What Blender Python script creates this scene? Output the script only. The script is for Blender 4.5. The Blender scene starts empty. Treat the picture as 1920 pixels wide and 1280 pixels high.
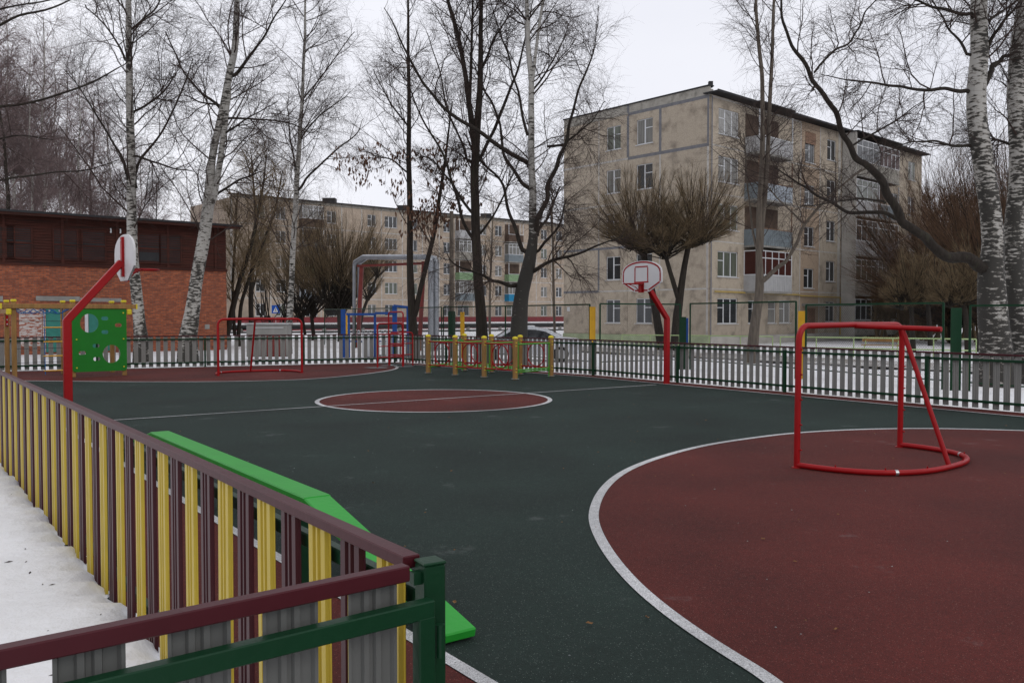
import bpy, bmesh, math, random
import numpy as np
from mathutils import Vector, noise
C = bpy.context
scene = C.scene
COL = scene.collection
rnd = random.Random(7)

# ------------------------------------------------------------------ camera
F, HC = 1650.0, 1.65
PITCH = math.atan(50 / F)
cam_d = bpy.data.cameras.new('camera'); cam = bpy.data.objects.new('camera', cam_d); COL.objects.link(cam)
cam_d.sensor_width = 36; cam_d.lens = 36 * F / 1920
cam_d.clip_start = .05; cam_d.clip_end = 2500
cam.location = (0, 0, HC); cam.rotation_euler = (math.pi / 2 - PITCH, 0, 0)
scene.camera = cam
# ------------------------------------------------------------------ world: overcast
w = bpy.data.worlds.new('World'); scene.world = w; w.use_nodes = True
nt = w.node_tree; nt.nodes.clear()
out = nt.nodes.new('ShaderNodeOutputWorld'); bg = nt.nodes.new('ShaderNodeBackground')
sky = nt.nodes.new('ShaderNodeTexSky'); sky.sky_type = 'NISHITA'; sky.sun_disc = False
sky.sun_elevation = math.radians(38); sky.sun_rotation = math.radians(-40)
sky.air_density = 1.0; sky.dust_density = 3.0
hs = nt.nodes.new('ShaderNodeHueSaturation'); hs.inputs['Saturation'].default_value = .25
mixn = nt.nodes.new('ShaderNodeMix'); mixn.data_type = 'RGBA'; mixn.inputs[0].default_value = .86
nz = nt.nodes.new('ShaderNodeTexNoise'); nz.inputs['Scale'].default_value = 2.2; nz.inputs['Detail'].default_value = 4
tc = nt.nodes.new('ShaderNodeTexCoord'); mp = nt.nodes.new('ShaderNodeMapping'); mp.inputs['Scale'].default_value = (1, 1, 3)
cr = nt.nodes.new('ShaderNodeValToRGB')
cr.color_ramp.elements[0].position = .3; cr.color_ramp.elements[0].color = (8.7, 8.85, 9.75, 1)
cr.color_ramp.elements[1].position = .75; cr.color_ramp.elements[1].color = (9.9, 10.0, 10.7, 1)
nt.links.new(tc.outputs['Generated'], mp.inputs[0]); nt.links.new(mp.outputs[0], nz.inputs['Vector'])
nt.links.new(nz.outputs['Fac'], cr.inputs[0])
nt.links.new(sky.outputs[0], hs.inputs['Color']); nt.links.new(hs.outputs[0], mixn.inputs[6])
nt.links.new(cr.outputs[0], mixn.inputs[7]); nt.links.new(mixn.outputs[2], bg.inputs[0])
bg.inputs[1].default_value = .1
nt.links.new(bg.outputs[0], out.inputs[0])
sd = bpy.data.lights.new('sun', 'SUN'); sd.energy = .5; sd.angle = math.radians(25); sd.color = (1, .96, .9)
sun = bpy.data.objects.new('sun', sd); COL.objects.link(sun)
sun.rotation_euler = (math.radians(52), 0, math.radians(40))
scene.view_settings.view_transform = 'Standard'; scene.view_settings.look = 'None'
scene.view_settings.exposure = 0.0; scene.view_settings.gamma = 1

# ------------------------------------------------------------------ calibration helpers
cp, sp = math.cos(PITCH), math.sin(PITCH)
def ray(px, py):
    x, y, z = px - 960, F, -(py - 640)
    return Vector((x, y * cp + z * sp, -y * sp + z * cp))
def at(px, py, Y):
    d = ray(px, py); return Vector((d.x * Y / d.y, Y, HC + d.z * Y / d.y))
def G(px, py, z=0.0):
    d = ray(px, py); t = (z - HC) / d.z
    return Vector((d.x * t, d.y * t, z))

# ------------------------------------------------------------------ tagging
def tag(o, label=None, cat=None, group=None, kind=None):
    if label: o['label'] = label
    if cat: o['category'] = cat
    if group: o['group'] = group
    if kind: o['kind'] = kind
    return o
def empty(name, loc=(0, 0, 0), rz=0, label=None, cat=None, group=None):
    o = bpy.data.objects.new(name, None); COL.objects.link(o)
    o.location = loc; o.rotation_euler = (0, 0, rz); o.empty_display_size = .2
    return tag(o, label, cat, group)
def link(name, mesh, parent=None, loc=(0, 0, 0), rot=None):
    o = bpy.data.objects.new(name, mesh); COL.objects.link(o)
    o.location = loc
    if rot: o.rotation_euler = rot
    if parent: o.parent = parent
    return o
def copy_tree(o, parent=None):
    c = o.copy(); COL.objects.link(c); c.parent = parent
    for ch in list(o.children): copy_tree(ch, c)
    return c

class MB:
    def __init__(s): s.v = []; s.f = []; s.m = []; s.sm = []
    def add(s, vs, fs, mi=0, smooth=False):
        n = len(s.v); s.v += [tuple(v) for v in vs]
        for f in fs: s.f.append(tuple(i + n for i in f)); s.m.append(mi); s.sm.append(smooth)
    def box(s, x0, y0, z0, x1, y1, z1, mi=0):
        s.add([(x0,y0,z0),(x1,y0,z0),(x1,y1,z0),(x0,y1,z0),(x0,y0,z1),(x1,y0,z1),(x1,y1,z1),(x0,y1,z1)],
              [(0,3,2,1),(4,5,6,7),(0,1,5,4),(1,2,6,5),(2,3,7,6),(3,0,4,7)], mi)
    def bar(s, a, b, wx, wz, mi=0, up=(0, 0, 1)):   # rectangular bar from a to b
        a, b = Vector(a), Vector(b); d = (b - a).normalized(); u = Vector(up)
        if abs(d.dot(u)) > .98: u = Vector((1, 0, 0))
        r = d.cross(u).normalized() * wx / 2; q = r.cross(d).normalized() * wz / 2
        vs = [p + i * r + j * q for p in (a, b) for i, j in ((-1,-1),(1,-1),(1,1),(-1,1))]
        s.add(vs, [(0,1,2,3),(7,6,5,4),(0,4,5,1),(1,5,6,2),(2,6,7,3),(3,7,4,0)], mi)
    def tube(s, pts, r, n=8, mi=0, closed=False, cap=True):
        pts = [Vector(p) for p in pts]; m = len(pts)
        rs = r if isinstance(r, (list, tuple)) else [r] * m
        vs = []; ref = None
        for i, p in enumerate(pts):
            if closed: t = pts[(i + 1) % m] - pts[i - 1]
            else: t = pts[min(i + 1, m - 1)] - pts[max(i - 1, 0)]
            t.normalize()
            if ref is None:
                ref = Vector((0, 0, 1)) if abs(t.z) < .9 else Vector((1, 0, 0))
            a = (ref - t * ref.dot(t)).normalized(); ref = a; b = t.cross(a)
            for k in range(n):
                an = 2 * math.pi * k / n; vs.append(p + (a * math.cos(an) + b * math.sin(an)) * rs[i])
        fs = []
        for i in range(m if closed else m - 1):
            j = (i + 1) % m
            for k in range(n):
                l = (k + 1) % n; fs.append((i*n+k, i*n+l, j*n+l, j*n+k))
        s.add(vs, fs, mi, True)
        if cap and not closed:
            s.add(vs[:n], [tuple(range(n))[::-1]], mi); s.add(vs[-n:], [tuple(range(n))], mi)
    def poly(s, pts, z0, z1, mi=0):     # vertical prism from outline
        n = len(pts); vs = [(p[0], p[1], z0) for p in pts] + [(p[0], p[1], z1) for p in pts]
        s.add(vs, [tuple(range(n))[::-1], tuple(range(n, 2 * n))] + [(i, (i+1) % n, n+(i+1) % n, n+i) for i in range(n)], mi)
    def mesh(s, name, mats, bevel=0):
        me = bpy.data.meshes.new(name); me.from_pydata(s.v, [], s.f)
        for m_ in (mats if isinstance(mats, (list, tuple)) else [mats]): me.materials.append(m_)
        me.polygons.foreach_set('material_index', s.m); me.polygons.foreach_set('use_smooth', s.sm)
        me.validate(); me.update()
        if bevel:
            bm = bmesh.new(); bm.from_mesh(me)
            bmesh.ops.bevel(bm, geom=bm.edges[:], offset=bevel, segments=1, affect='EDGES', profile=.5)
            bmesh.ops.recalc_face_normals(bm, faces=bm.faces[:]); bm.to_mesh(me); bm.free()
        return me
    def build(s, name, mats, parent=None, loc=(0, 0, 0), bevel=0):
        return link(name, s.mesh(name, mats, bevel), parent, loc)
def boxm(name, x0, y0, z0, x1, y1, z1, mat, parent=None, bevel=0):
    m = MB(); m.box(x0, y0, z0, x1, y1, z1); return m.build(name, mat, parent, bevel=bevel)

# ------------------------------------------------------------------ materials
def N(nt_, t, **kw):
    n = nt_.nodes.new(t)
    for k, v in kw.items(): setattr(n, k, v)
    return n
def mat(name, col, rough=.6, var=.12, vscale=3.0, bump=0, bscale=60, metal=0, col2=None, fac2=(.5, .7), scale2=2.0,
        stretch=(1, 1, 1), spec=.22, dirt=None, coat=0, detail=6):
    m = bpy.data.materials.new(name); m.use_nodes = True; t = m.node_tree; b = t.nodes['Principled BSDF']; L = t.links.new
    b.inputs['Roughness'].default_value = rough; b.inputs['Metallic'].default_value = metal
    b.inputs['Specular IOR Level'].default_value = spec; b.inputs['Coat Weight'].default_value = coat
    tcn = N(t, 'ShaderNodeTexCoord'); mpn = N(t, 'ShaderNodeMapping'); mpn.inputs['Scale'].default_value = stretch
    L(tcn.outputs['Object'], mpn.inputs[0])
    n1 = N(t, 'ShaderNodeTexNoise'); n1.inputs['Scale'].default_value = vscale; n1.inputs['Detail'].default_value = detail
    L(mpn.outputs[0], n1.inputs['Vector'])
    r1 = N(t, 'ShaderNodeValToRGB'); e = r1.color_ramp.elements
    e[0].position = .3; e[1].position = .7
    e[0].color = [c * (1 - var) for c in col[:3]] + [1]; e[1].color = [min(1, c * (1 + var)) for c in col[:3]] + [1]
    L(n1.outputs['Fac'], r1.inputs[0]); cur = r1.outputs[0]
    def over(cur, c2, lo, hi, sc, vec):
        n2 = N(t, 'ShaderNodeTexNoise'); n2.inputs['Scale'].default_value = sc; n2.inputs['Detail'].default_value = 7
        n2.inputs['Roughness'].default_value = .6
        L(vec, n2.inputs['Vector'])
        mr = N(t, 'ShaderNodeMapRange'); mr.inputs[1].default_value = lo; mr.inputs[2].default_value = hi
        L(n2.outputs['Fac'], mr.inputs[0])
        mx = N(t, 'ShaderNodeMix'); mx.data_type = 'RGBA'; L(mr.outputs[0], mx.inputs[0]); L(cur, mx.inputs[6])
        mx.inputs[7].default_value = list(c2[:3]) + [1]
        return mx.outputs[2]
    if col2: cur = over(cur, col2, fac2[0], fac2[1], scale2, mpn.outputs[0])
    if dirt: cur = over(cur, dirt[0], dirt[1], dirt[2], dirt[3], tcn.outputs['Object'])
    L(cur, b.inputs['Base Color'])
    if bump:
        n3 = N(t, 'ShaderNodeTexNoise'); n3.inputs['Scale'].default_value = bscale; n3.inputs['Detail'].default_value = 5
        L(mpn.outputs[0], n3.inputs['Vector'])
        bp = N(t, 'ShaderNodeBump'); bp.inputs['Strength'].default_value = bump; bp.inputs['Distance'].default_value = .02
        L(n3.outputs['Fac'], bp.inputs['Height']); L(bp.outputs[0], b.inputs['Normal'])
    return m
def rubber(name, col, speck):
    m = bpy.data.materials.new(name); m.use_nodes = True; t = m.node_tree; b = t.nodes['Principled BSDF']; L = t.links.new
    b.inputs['Roughness'].default_value = .85; b.inputs['Specular IOR Level'].default_value = .25
    g = N(t, 'ShaderNodeNewGeometry')
    vo = N(t, 'ShaderNodeTexVoronoi'); vo.inputs['Scale'].default_value = 240; L(g.outputs['Position'], vo.inputs['Vector'])
    vc = N(t, 'ShaderNodeSeparateColor'); L(vo.outputs['Color'], vc.inputs[0])
    mr = N(t, 'ShaderNodeMapRange'); mr.inputs[1].default_value = 0; mr.inputs[2].default_value = 1
    mr.inputs[3].default_value = .6; mr.inputs[4].default_value = 1.45; L(vc.outputs[0], mr.inputs[0])
    n1 = N(t, 'ShaderNodeTexNoise'); n1.inputs['Scale'].default_value = .55; n1.inputs['Detail'].default_value = 8; L(g.outputs['Position'], n1.inputs['Vector'])
    n4 = N(t, 'ShaderNodeTexNoise'); n4.inputs['Scale'].default_value = 14; n4.inputs['Detail'].default_value = 6; n4.inputs['Roughness'].default_value = .8; L(g.outputs['Position'], n4.inputs['Vector'])
    m0 = N(t, 'ShaderNodeMapRange'); m0.inputs[1].default_value = .3; m0.inputs[2].default_value = .7; m0.inputs[3].default_value = .7; m0.inputs[4].default_value = 1.32
    L(n1.outputs['Fac'], m0.inputs[0])
    m4 = N(t, 'ShaderNodeMapRange'); m4.inputs[1].default_value = .3; m4.inputs[2].default_value = .7; m4.inputs[3].default_value = .82; m4.inputs[4].default_value = 1.2
    L(n4.outputs['Fac'], m4.inputs[0])
    k = N(t, 'ShaderNodeMath', operation='MULTIPLY'); L(mr.outputs[0], k.inputs[0]); L(m0.outputs[0], k.inputs[1])
    k2 = N(t, 'ShaderNodeMath', operation='MULTIPLY'); L(k.outputs[0], k2.inputs[0]); L(m4.outputs[0], k2.inputs[1])
    mx = N(t, 'ShaderNodeMix'); mx.data_type = 'RGBA'; mx.blend_type = 'MULTIPLY'; mx.inputs[0].default_value = 1
    mx.inputs[6].default_value = list(col) + [1]; L(k2.outputs[0], mx.inputs[7])
    gt = N(t, 'ShaderNodeMath', operation='GREATER_THAN'); gt.inputs[1].default_value = .985; L(vc.outputs[1], gt.inputs[0])
    mx2 = N(t, 'ShaderNodeMix'); mx2.data_type = 'RGBA'; L(gt.outputs[0], mx2.inputs[0]); L(mx.outputs[2], mx2.inputs[6])
    mx2.inputs[7].default_value = list(speck) + [1]
    # chalky scuffs
    n2 = N(t, 'ShaderNodeTexNoise'); n2.inputs['Scale'].default_value = 1.1; n2.inputs['Detail'].default_value = 9; n2.inputs['Roughness'].default_value = .68
    L(g.outputs['Position'], n2.inputs['Vector'])
    m2 = N(t, 'ShaderNodeMapRange'); m2.inputs[1].default_value = .62; m2.inputs[2].default_value = .78; m2.inputs[4].default_value = .5; L(n2.outputs['Fac'], m2.inputs[0])
    mx3 = N(t, 'ShaderNodeMix'); mx3.data_type = 'RGBA'; L(m2.outputs[0], mx3.inputs[0]); L(mx2.outputs[2], mx3.inputs[6])
    mx3.inputs[7].default_value = (.2, .2, .2, 1)
    L(mx3.outputs[2], b.inputs['Base Color'])
    bp = N(t, 'ShaderNodeBump'); bp.inputs['Strength'].default_value = .6; bp.inputs['Distance'].default_value = .004
    L(vo.outputs['Distance'], bp.inputs['Height']); L(bp.outputs[0], b.inputs['Normal'])
    return m
M = {}
M['rub_green'] = rubber('green_rubber', (.0108, .0215, .017), (.12, .14, .13))
M['rub_red'] = rubber('red_rubber', (.074, .0112, .008), (.2, .09, .07))
M['line'] = rubber('line_paint', (.46, .46, .46), (.12, .12, .12))
M['chalk'] = mat('chalk', (.22, .24, .24), .9, .3, 30)
M['snow'] = None
M['maroon'] = mat('maroon_paint', (.055, .007, .011), .42, .08, 8, bump=.05, bscale=30)
M['maroon_slat'] = mat('maroon_slat', (.05, .009, .013), .35, .1, 5)
M['yellow_slat'] = mat('yellow_slat', (.5, .37, .045), .35, .08, 5, dirt=((.3, .24, .08), .6, .85, 6))
M['back_grey'] = mat('galvanised_back', (.255, .248, .232), .5, .12, 4, stretch=(1, 1, .15))
M['gate_back_shaded'] = mat('galvanised_back_shaded', (.12, .122, .115), .5, .15, 4, stretch=(1, 1, .15))  # same slat backs as the fences, shade on the gate painted in as darker grey
M['green_paint'] = mat('green_paint', (.003, .033, .012), .42, .1, 6, bump=.08, bscale=40)
M['red_paint'] = mat('red_paint', (.3, .005, .007), .4, .08, 4, bump=.05, bscale=25, dirt=((.16, .03, .03), .66, .9, 5))
M['lime'] = mat('lime_panel', (.022, .3, .03), .42, .07, 3, bump=.08, bscale=30, dirt=((.03, .2, .04), .62, .95, 5))
M['board_green'] = mat('board_green', (.012, .17, .015), .45, .05, 3)
M['rail_green'] = mat('bright_green_tube', (.07, .3, .035), .35, .06, 3)
M['white_board'] = mat('white_board', (.58, .57, .57), .35, .04, 3)
M['wood'] = mat('stained_wood', (.27, .15, .05), .55, .22, 5, stretch=(3, 3, .5), bump=.2, bscale=20)
M['yellow_cap'] = mat('yellow_plastic', (.62, .5, .03), .4, .05, 4)
M['orange_rung'] = mat('orange_plastic', (.6, .32, .04), .4, .05, 4)
M['rope_blue'] = mat('blue_rope', (.02, .11, .3), .8, .2, 60)
M['dark_wire'] = mat('dark_wire', (.03, .03, .03), .5, .1)
M['steel'] = mat('steel_bolt', (.5, .5, .5), .3, .05, metal=.8)
M['blue_paint'] = mat('blue_paint', (.015, .07, .27), .45, .15, 4)
M['panel_yellow'] = mat('yellow_paint', (.55, .3, .02), .5, .12, 3)
M['silver_pipe'] = mat('silver_cladding', (.3, .315, .335), .4, .12, 2.5, metal=.55, bump=.1, bscale=8)
M['redbrown'] = mat('primer_red', (.17, .035, .03), .65, .2, 4)
M['concrete'] = mat('concrete', (.26, .25, .23), .85, .2, 2, bump=.3, bscale=30)
M['pale_green'] = mat('pale_green_paint', (.36, .47, .22), .55, .15, 5)
# birch bark
def birch(name, dark_h, ds=.17):
    m = bpy.data.materials.new(name); m.use_nodes = True; t = m.node_tree; b = t.nodes['Principled BSDF']; L = t.links.new
    b.inputs['Roughness'].default_value = .8
    tcn = N(t, 'ShaderNodeTexCoord'); mpn = N(t, 'ShaderNodeMapping'); mpn.inputs['Scale'].default_value = (3, 3, 10)
    L(tcn.outputs['Object'], mpn.inputs[0])
    n1 = N(t, 'ShaderNodeTexNoise'); n1.inputs['Scale'].default_value = 1.6; n1.inputs['Detail'].default_value = 6; n1.inputs['Roughness'].default_value = .62
    L(mpn.outputs[0], n1.inputs['Vector'])
    mp2 = N(t, 'ShaderNodeMapping'); mp2.inputs['Scale'].default_value = (1.2, 1.2, .45); L(tcn.outputs['Object'], mp2.inputs[0])
    n2 = N(t, 'ShaderNodeTexNoise'); n2.inputs['Scale'].default_value = 1.5; n2.inputs['Detail'].default_value = 5; L(mp2.outputs[0], n2.inputs['Vector'])
    sx = N(t, 'ShaderNodeSeparateXYZ'); L(tcn.outputs['Object'], sx.inputs[0])
    mr = N(t, 'ShaderNodeMapRange'); mr.inputs[1].default_value = 0; mr.inputs[2].default_value = dark_h; mr.inputs[3].default_value = ds; mr.inputs[4].default_value = 0
    L(sx.outputs[2], mr.inputs[0])
    a = N(t, 'ShaderNodeMath', operation='MULTIPLY_ADD'); a.inputs[1].default_value = .6; L(n2.outputs['Fac'], a.inputs[0]); L(n1.outputs['Fac'], a.inputs[2])
    a2 = N(t, 'ShaderNodeMath', operation='ADD'); L(a.outputs[0], a2.inputs[0]); L(mr.outputs[0], a2.inputs[1])
    rp = N(t, 'ShaderNodeValToRGB'); e = rp.color_ramp.elements
    e[0].position = .81; e[0].color = (.37, .355, .325, 1); e[1].position = .9; e[1].color = (.03, .027, .022, 1)
    e2 = rp.color_ramp.elements.new(.845); e2.color = (.27, .25, .22, 1)
    L(a2.outputs[0], rp.inputs[0]); L(rp.outputs[0], b.inputs['Base Color'])
    bp = N(t, 'ShaderNodeBump'); bp.inputs['Strength'].default_value = .5; bp.inputs['Distance'].default_value = .03
    bp.invert = True; L(n1.outputs['Fac'], bp.inputs['Height']); L(bp.outputs[0], b.inputs['Normal'])
    return m
M['birch'] = birch('birch_bark', 4.5)
M['birch_big'] = birch('old_birch_bark', 9.0, .2)
M['birch_low'] = birch('birch_bark_black_base', 7.0, .42)
M['bark'] = mat('dark_bark', (.028, .0225, .018), .9, .35, 5, stretch=(4, 4, .6), bump=.8, bscale=8, col2=(.045, .045, .028), fac2=(.55, .75), scale2=1.5)
M['bark_light'] = mat('grey_bark', (.12, .1, .08), .9, .3, 4, stretch=(4, 4, .6), bump=.6, bscale=8)
M['twig'] = mat('twig', (.045, .03, .025), .85, .25, 2)
M['twig_brown'] = mat('twig_brown', (.165, .118, .066), .85, .3, 1.2)
M['twig_orange'] = mat('twig_orange', (.12, .07, .042), .85, .3, 1)
M['twig_purple'] = mat('twig_purple', (.17, .125, .12), .85, .3, .8)
M['seed'] = mat('dry_seed', (.13, .07, .045), .9, .3, 3)
def snow_mat():
    m = bpy.data.materials.new('snow'); m.use_nodes = True; t = m.node_tree; b = t.nodes['Principled BSDF']; L = t.links.new
    b.inputs['Roughness'].default_value = .7; b.inputs['Specular IOR Level'].default_value = .3
    g = N(t, 'ShaderNodeNewGeometry')
    def nz_(s, d=8, r=.55):
        n = N(t, 'ShaderNodeTexNoise'); n.inputs['Scale'].default_value = s; n.inputs['Detail'].default_value = d; n.inputs['Roughness'].default_value = r
        L(g.outputs['Position'], n.inputs['Vector']); return n
    a = nz_(.9); r = N(t, 'ShaderNodeValToRGB'); e = r.color_ramp.elements
    e[0].position = .3; e[0].color = (.7, .7, .7, 1); e[1].position = .68; e[1].color = (.86, .86, .87, 1); L(a.outputs['Fac'], r.inputs[0])
    d = nz_(6, 10, .75); mr = N(t, 'ShaderNodeMapRange'); mr.inputs[1].default_value = .68; mr.inputs[2].default_value = .74; L(d.outputs['Fac'], mr.inputs[0])
    mx = N(t, 'ShaderNodeMix'); mx.data_type = 'RGBA'; L(mr.outputs[0], mx.inputs[0]); L(r.outputs[0], mx.inputs[6]); mx.inputs[7].default_value = (.2, .17, .13, 1)
    d2 = nz_(.22, 6, .6); m2 = N(t, 'ShaderNodeMapRange'); m2.inputs[1].default_value = .52; m2.inputs[2].default_value = .72; m2.inputs[4].default_value = .4; L(d2.outputs['Fac'], m2.inputs[0])
    mx2 = N(t, 'ShaderNodeMix'); mx2.data_type = 'RGBA'; L(m2.outputs[0], mx2.inputs[0]); L(mx.outputs[2], mx2.inputs[6]); mx2.inputs[7].default_value = (.42, .36, .3, 1)
    L(mx2.outputs[2], b.inputs['Base Color'])
    bn = nz_(9, 8, .6); bp = N(t, 'ShaderNodeBump'); bp.inputs['Strength'].default_value = .4; bp.inputs['Distance'].default_value = .06
    L(bn.outputs['Fac'], bp.inputs['Height']); L(bp.outputs[0], b.inputs['Normal'])
    return m
M['snow'] = snow_mat()
M['slush'] = mat('slush', (.2, .18, .16), .5, .3, 1.2, col2=(.62, .61, .6), fac2=(.46, .56), scale2=1.6, bump=.4, bscale=6)
M['asphalt'] = mat('wet_asphalt', (.035, .035, .036), .5, .3, 1.5, col2=(.3, .29, .28), fac2=(.58, .72), scale2=1.4, bump=.3, bscale=20)
def brick_mat():
    m = bpy.data.materials.new('orange_brick'); m.use_nodes = True; t = m.node_tree; b = t.nodes['Principled BSDF']; L = t.links.new
    b.inputs['Roughness'].default_value = .85
    tcn = N(t, 'ShaderNodeTexCoord'); mpn = N(t, 'ShaderNodeMapping'); mpn.inputs['Rotation'].default_value = (math.pi / 2, 0, 0)
    L(tcn.outputs['Object'], mpn.inputs[0])
    br = N(t, 'ShaderNodeTexBrick'); br.inputs['Scale'].default_value = 1
    br.inputs['Brick Width'].default_value = .26; br.inputs['Row Height'].default_value = .078; br.inputs['Mortar Size'].default_value = .009
    br.inputs['Color1'].default_value = (.5, .14, .055, 1); br.inputs['Color2'].default_value = (.28, .075, .036, 1); br.inputs['Mortar'].default_value = (.16, .11, .085, 1)
    L(mpn.outputs[0], br.inputs['Vector'])
    n = N(t, 'ShaderNodeTexNoise'); n.inputs['Scale'].default_value = 4.5; n.inputs['Detail'].default_value = 9; n.inputs['Roughness'].default_value = .7
    mpa = N(t, 'ShaderNodeMapping'); mpa.inputs['Scale'].default_value = (1, 1, 1.7); L(tcn.outputs['Object'], mpa.inputs[0]); L(mpa.outputs[0], n.inputs['Vector'])
    mr = N(t, 'ShaderNodeMapRange'); mr.inputs[1].default_value = .35; mr.inputs[2].default_value = .68; L(n.outputs['Fac'], mr.inputs[0])
    mx = N(t, 'ShaderNodeMix'); mx.data_type = 'RGBA'; mx.blend_type = 'MULTIPLY'; L(mr.outputs[0], mx.inputs[0]); L(br.outputs[0], mx.inputs[6]); mx.inputs[7].default_value = (.5, .42, .38, 1)
    n2 = N(t, 'ShaderNodeTexNoise'); n2.inputs['Scale'].default_value = 5; n2.inputs['Detail'].default_value = 8; n2.inputs['Roughness'].default_value = .8; L(mpa.outputs[0], n2.inputs['Vector'])
    m2 = N(t, 'ShaderNodeMapRange'); m2.inputs[1].default_value = .64; m2.inputs[2].default_value = .72; m2.inputs[4].default_value = .7; L(n2.outputs['Fac'], m2.inputs[0])
    mx2 = N(t, 'ShaderNodeMix'); mx2.data_type = 'RGBA'; L(m2.outputs[0], mx2.inputs[0]); L(mx.outputs[2], mx2.inputs[6]); mx2.inputs[7].default_value = (.06, .035, .03, 1)
    L(mx2.outputs[2], b.inputs['Base Color'])
    bp = N(t, 'ShaderNodeBump'); bp.inputs['Strength'].default_value = .6; bp.inputs['Distance'].default_value = .01
    L(br.outputs['Fac'], bp.inputs['Height']); bp.invert = True; L(bp.outputs[0], b.inputs['Normal'])
    return m
M['brick'] = brick_mat()
M['plank_red'] = mat('brown_planks', (.055, .016, .0105), .75, .35, 3, stretch=(.4, 1, 5), bump=.3, bscale=10, col2=(.025, .014, .011), fac2=(.5, .7), scale2=1.2)
M['roof_dark'] = mat('roof_felt', (.03, .03, .032), .7, .2)
M['teal'] = mat('teal_door', (.04, .2, .16), .5, .12, 4)
M['whitewash'] = mat('whitewash', (.5, .45, .42), .8, .1, 6, stretch=(1, 1, 3), col2=(.3, .1, .06), fac2=(.5, .56), scale2=4)
M['pebble'] = mat('pebbledash', (.41, .35, .275), .9, .18, 26, bump=.5, bscale=50, dirt=((.15, .125, .1), .5, .78, 1.3))
M['pebble2'] = mat('pebbledash_brown', (.36, .275, .2), .9, .18, 26, bump=.5, bscale=50, dirt=((.18, .13, .09), .56, .8, .9))
M['parapet'] = mat('parapet_concrete', (.34, .32, .28), .9, .16, 3, dirt=((.16, .15, .13), .5, .72, 1.6))
M['joint_grey'] = mat('grey_sealant', (.16, .16, .17), .7, .15, 5)
M['joint_white'] = mat('white_sealant', (.43, .41, .38), .8, .25, 2.5)
M['far_wall'] = mat('far_panels', (.4, .325, .255), .9, .12, 3, dirt=((.22, .19, .15), .5, .8, .4))
M['win_white'] = mat('window_white', (.6, .61, .62), .45, .05, 3)
M['win_wood'] = mat('window_wood', (.2, .12, .08), .7, .2, 5)
M['plinth_green'] = mat('plinth_green', (.33, .38, .24), .8, .15, 2)
M['plinth_red'] = mat('plinth_red', (.2, .04, .045), .8, .15, 2)
M['glass'] = [mat('pane_dark', (.03, .033, .035), .08, .3, 1.2, spec=.7),
              mat('pane_curtain', (.14, .135, .12), .15, .35, 2.2, stretch=(6, 6, .3), spec=.6),
              mat('pane_green', (.1, .11, .085), .12, .3, 2, stretch=(5, 5, .3), spec=.6),
              mat('pane_light', (.24, .235, .22), .2, .25, 2.5, stretch=(7, 7, .3), spec=.6)]
M['pane_red'] = mat('pane_red_blind', (.06, .022, .018), .25, .12, 2)
M['bal_white'] = mat('balcony_white', (.4, .4, .4), .6, .08, 3, dirt=((.3, .29, .28), .55, .8, 2))
M['bal_blue'] = mat('balcony_bluegrey', (.17, .2, .215), .6, .1, 3)
M['bal_lblue'] = mat('balcony_pale_blue', (.36, .4, .44), .6, .08, 3)
M['bal_green'] = mat('balcony_green', (.2, .3, .17), .6, .1, 3)
M['bal_azure'] = mat('balcony_azure', (.02, .2, .36), .6, .1, 3)
M['bal_brown'] = mat('balcony_inside', (.085, .058, .043), .8, .3, 2)
M['grey_wall'] = mat('grey_render', (.42, .4, .365), .85, .15, 1.5)
M['gas_yellow'] = mat('gas_pipe_yellow', (.42, .3, .08), .6, .1)
M['car_paint'] = mat('silver_car_paint', (.68, .7, .73), .3, .05, 2, metal=.4, coat=.5)
M['car_glass'] = mat('car_glass', (.02, .022, .025), .06, .1, spec=.8)
M['tyre'] = mat('tyre', (.015, .015, .015), .8, .2)
M['leaf'] = mat('dead_leaf', (.2, .1, .04), .8, .3, 20)
M['sign_blue'] = mat('sign_blue', (.01, .08, .4), .5, .05)
M['sign_white'] = mat('sign_white', (.7, .7, .7), .5, .05)

# ------------------------------------------------------------------ court frame
O = Vector((-.25, 2.18, 0)); U = Vector((-.586, .81, 0)).normalized(); V = Vector((U.y, -U.x, 0))
def ab(a, b, z=0): p = O + U * a + V * b; return Vector((p.x, p.y, z))
def to_ab(x, y): d = Vector((x, y, 0)) - O; return d.dot(U), d.dot(V)
CORN = Vector((-3.95, 30.5, 0)); BEND = Vector((2.3, 23.9, 0)); RD = Vector((8.6, 14.7, 0)) - BEND; RD.normalize()
REND = BEND + RD * 25.5
BD = (Vector((-14.95, 25.66, 0)) - CORN).normalized(); BEND_L = CORN + BD * 19
LEND = ab(24.5, 0)
court_poly = [ab(-9, -.02), ab(24.5, -.02), BEND_L + Vector((0, .05, 0)), CORN + Vector((0, .06, 0)), BEND + Vector((.04, .04, 0)), REND + Vector((.05, .03, 0))]
def inside(x, y, poly, m=0):
    c = False; n = len(poly)
    for i in range(n):
        a, b = poly[i], poly[i - 1]
        if (a.y > y) != (b.y > y) and x < (b.x - a.x) * (y - a.y) / (b.y - a.y) + a.x: c = not c
    return c
def dist_poly(x, y, poly):
    d = 1e9; p = Vector((x, y, 0))
    for i in range(len(poly)):
        a, b = poly[i - 1], poly[i]; e = b - a; t = max(0, min(1, (p - a).dot(e) / e.dot(e))); d = min(d, (p - a - e * t).length)
    return d
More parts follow.
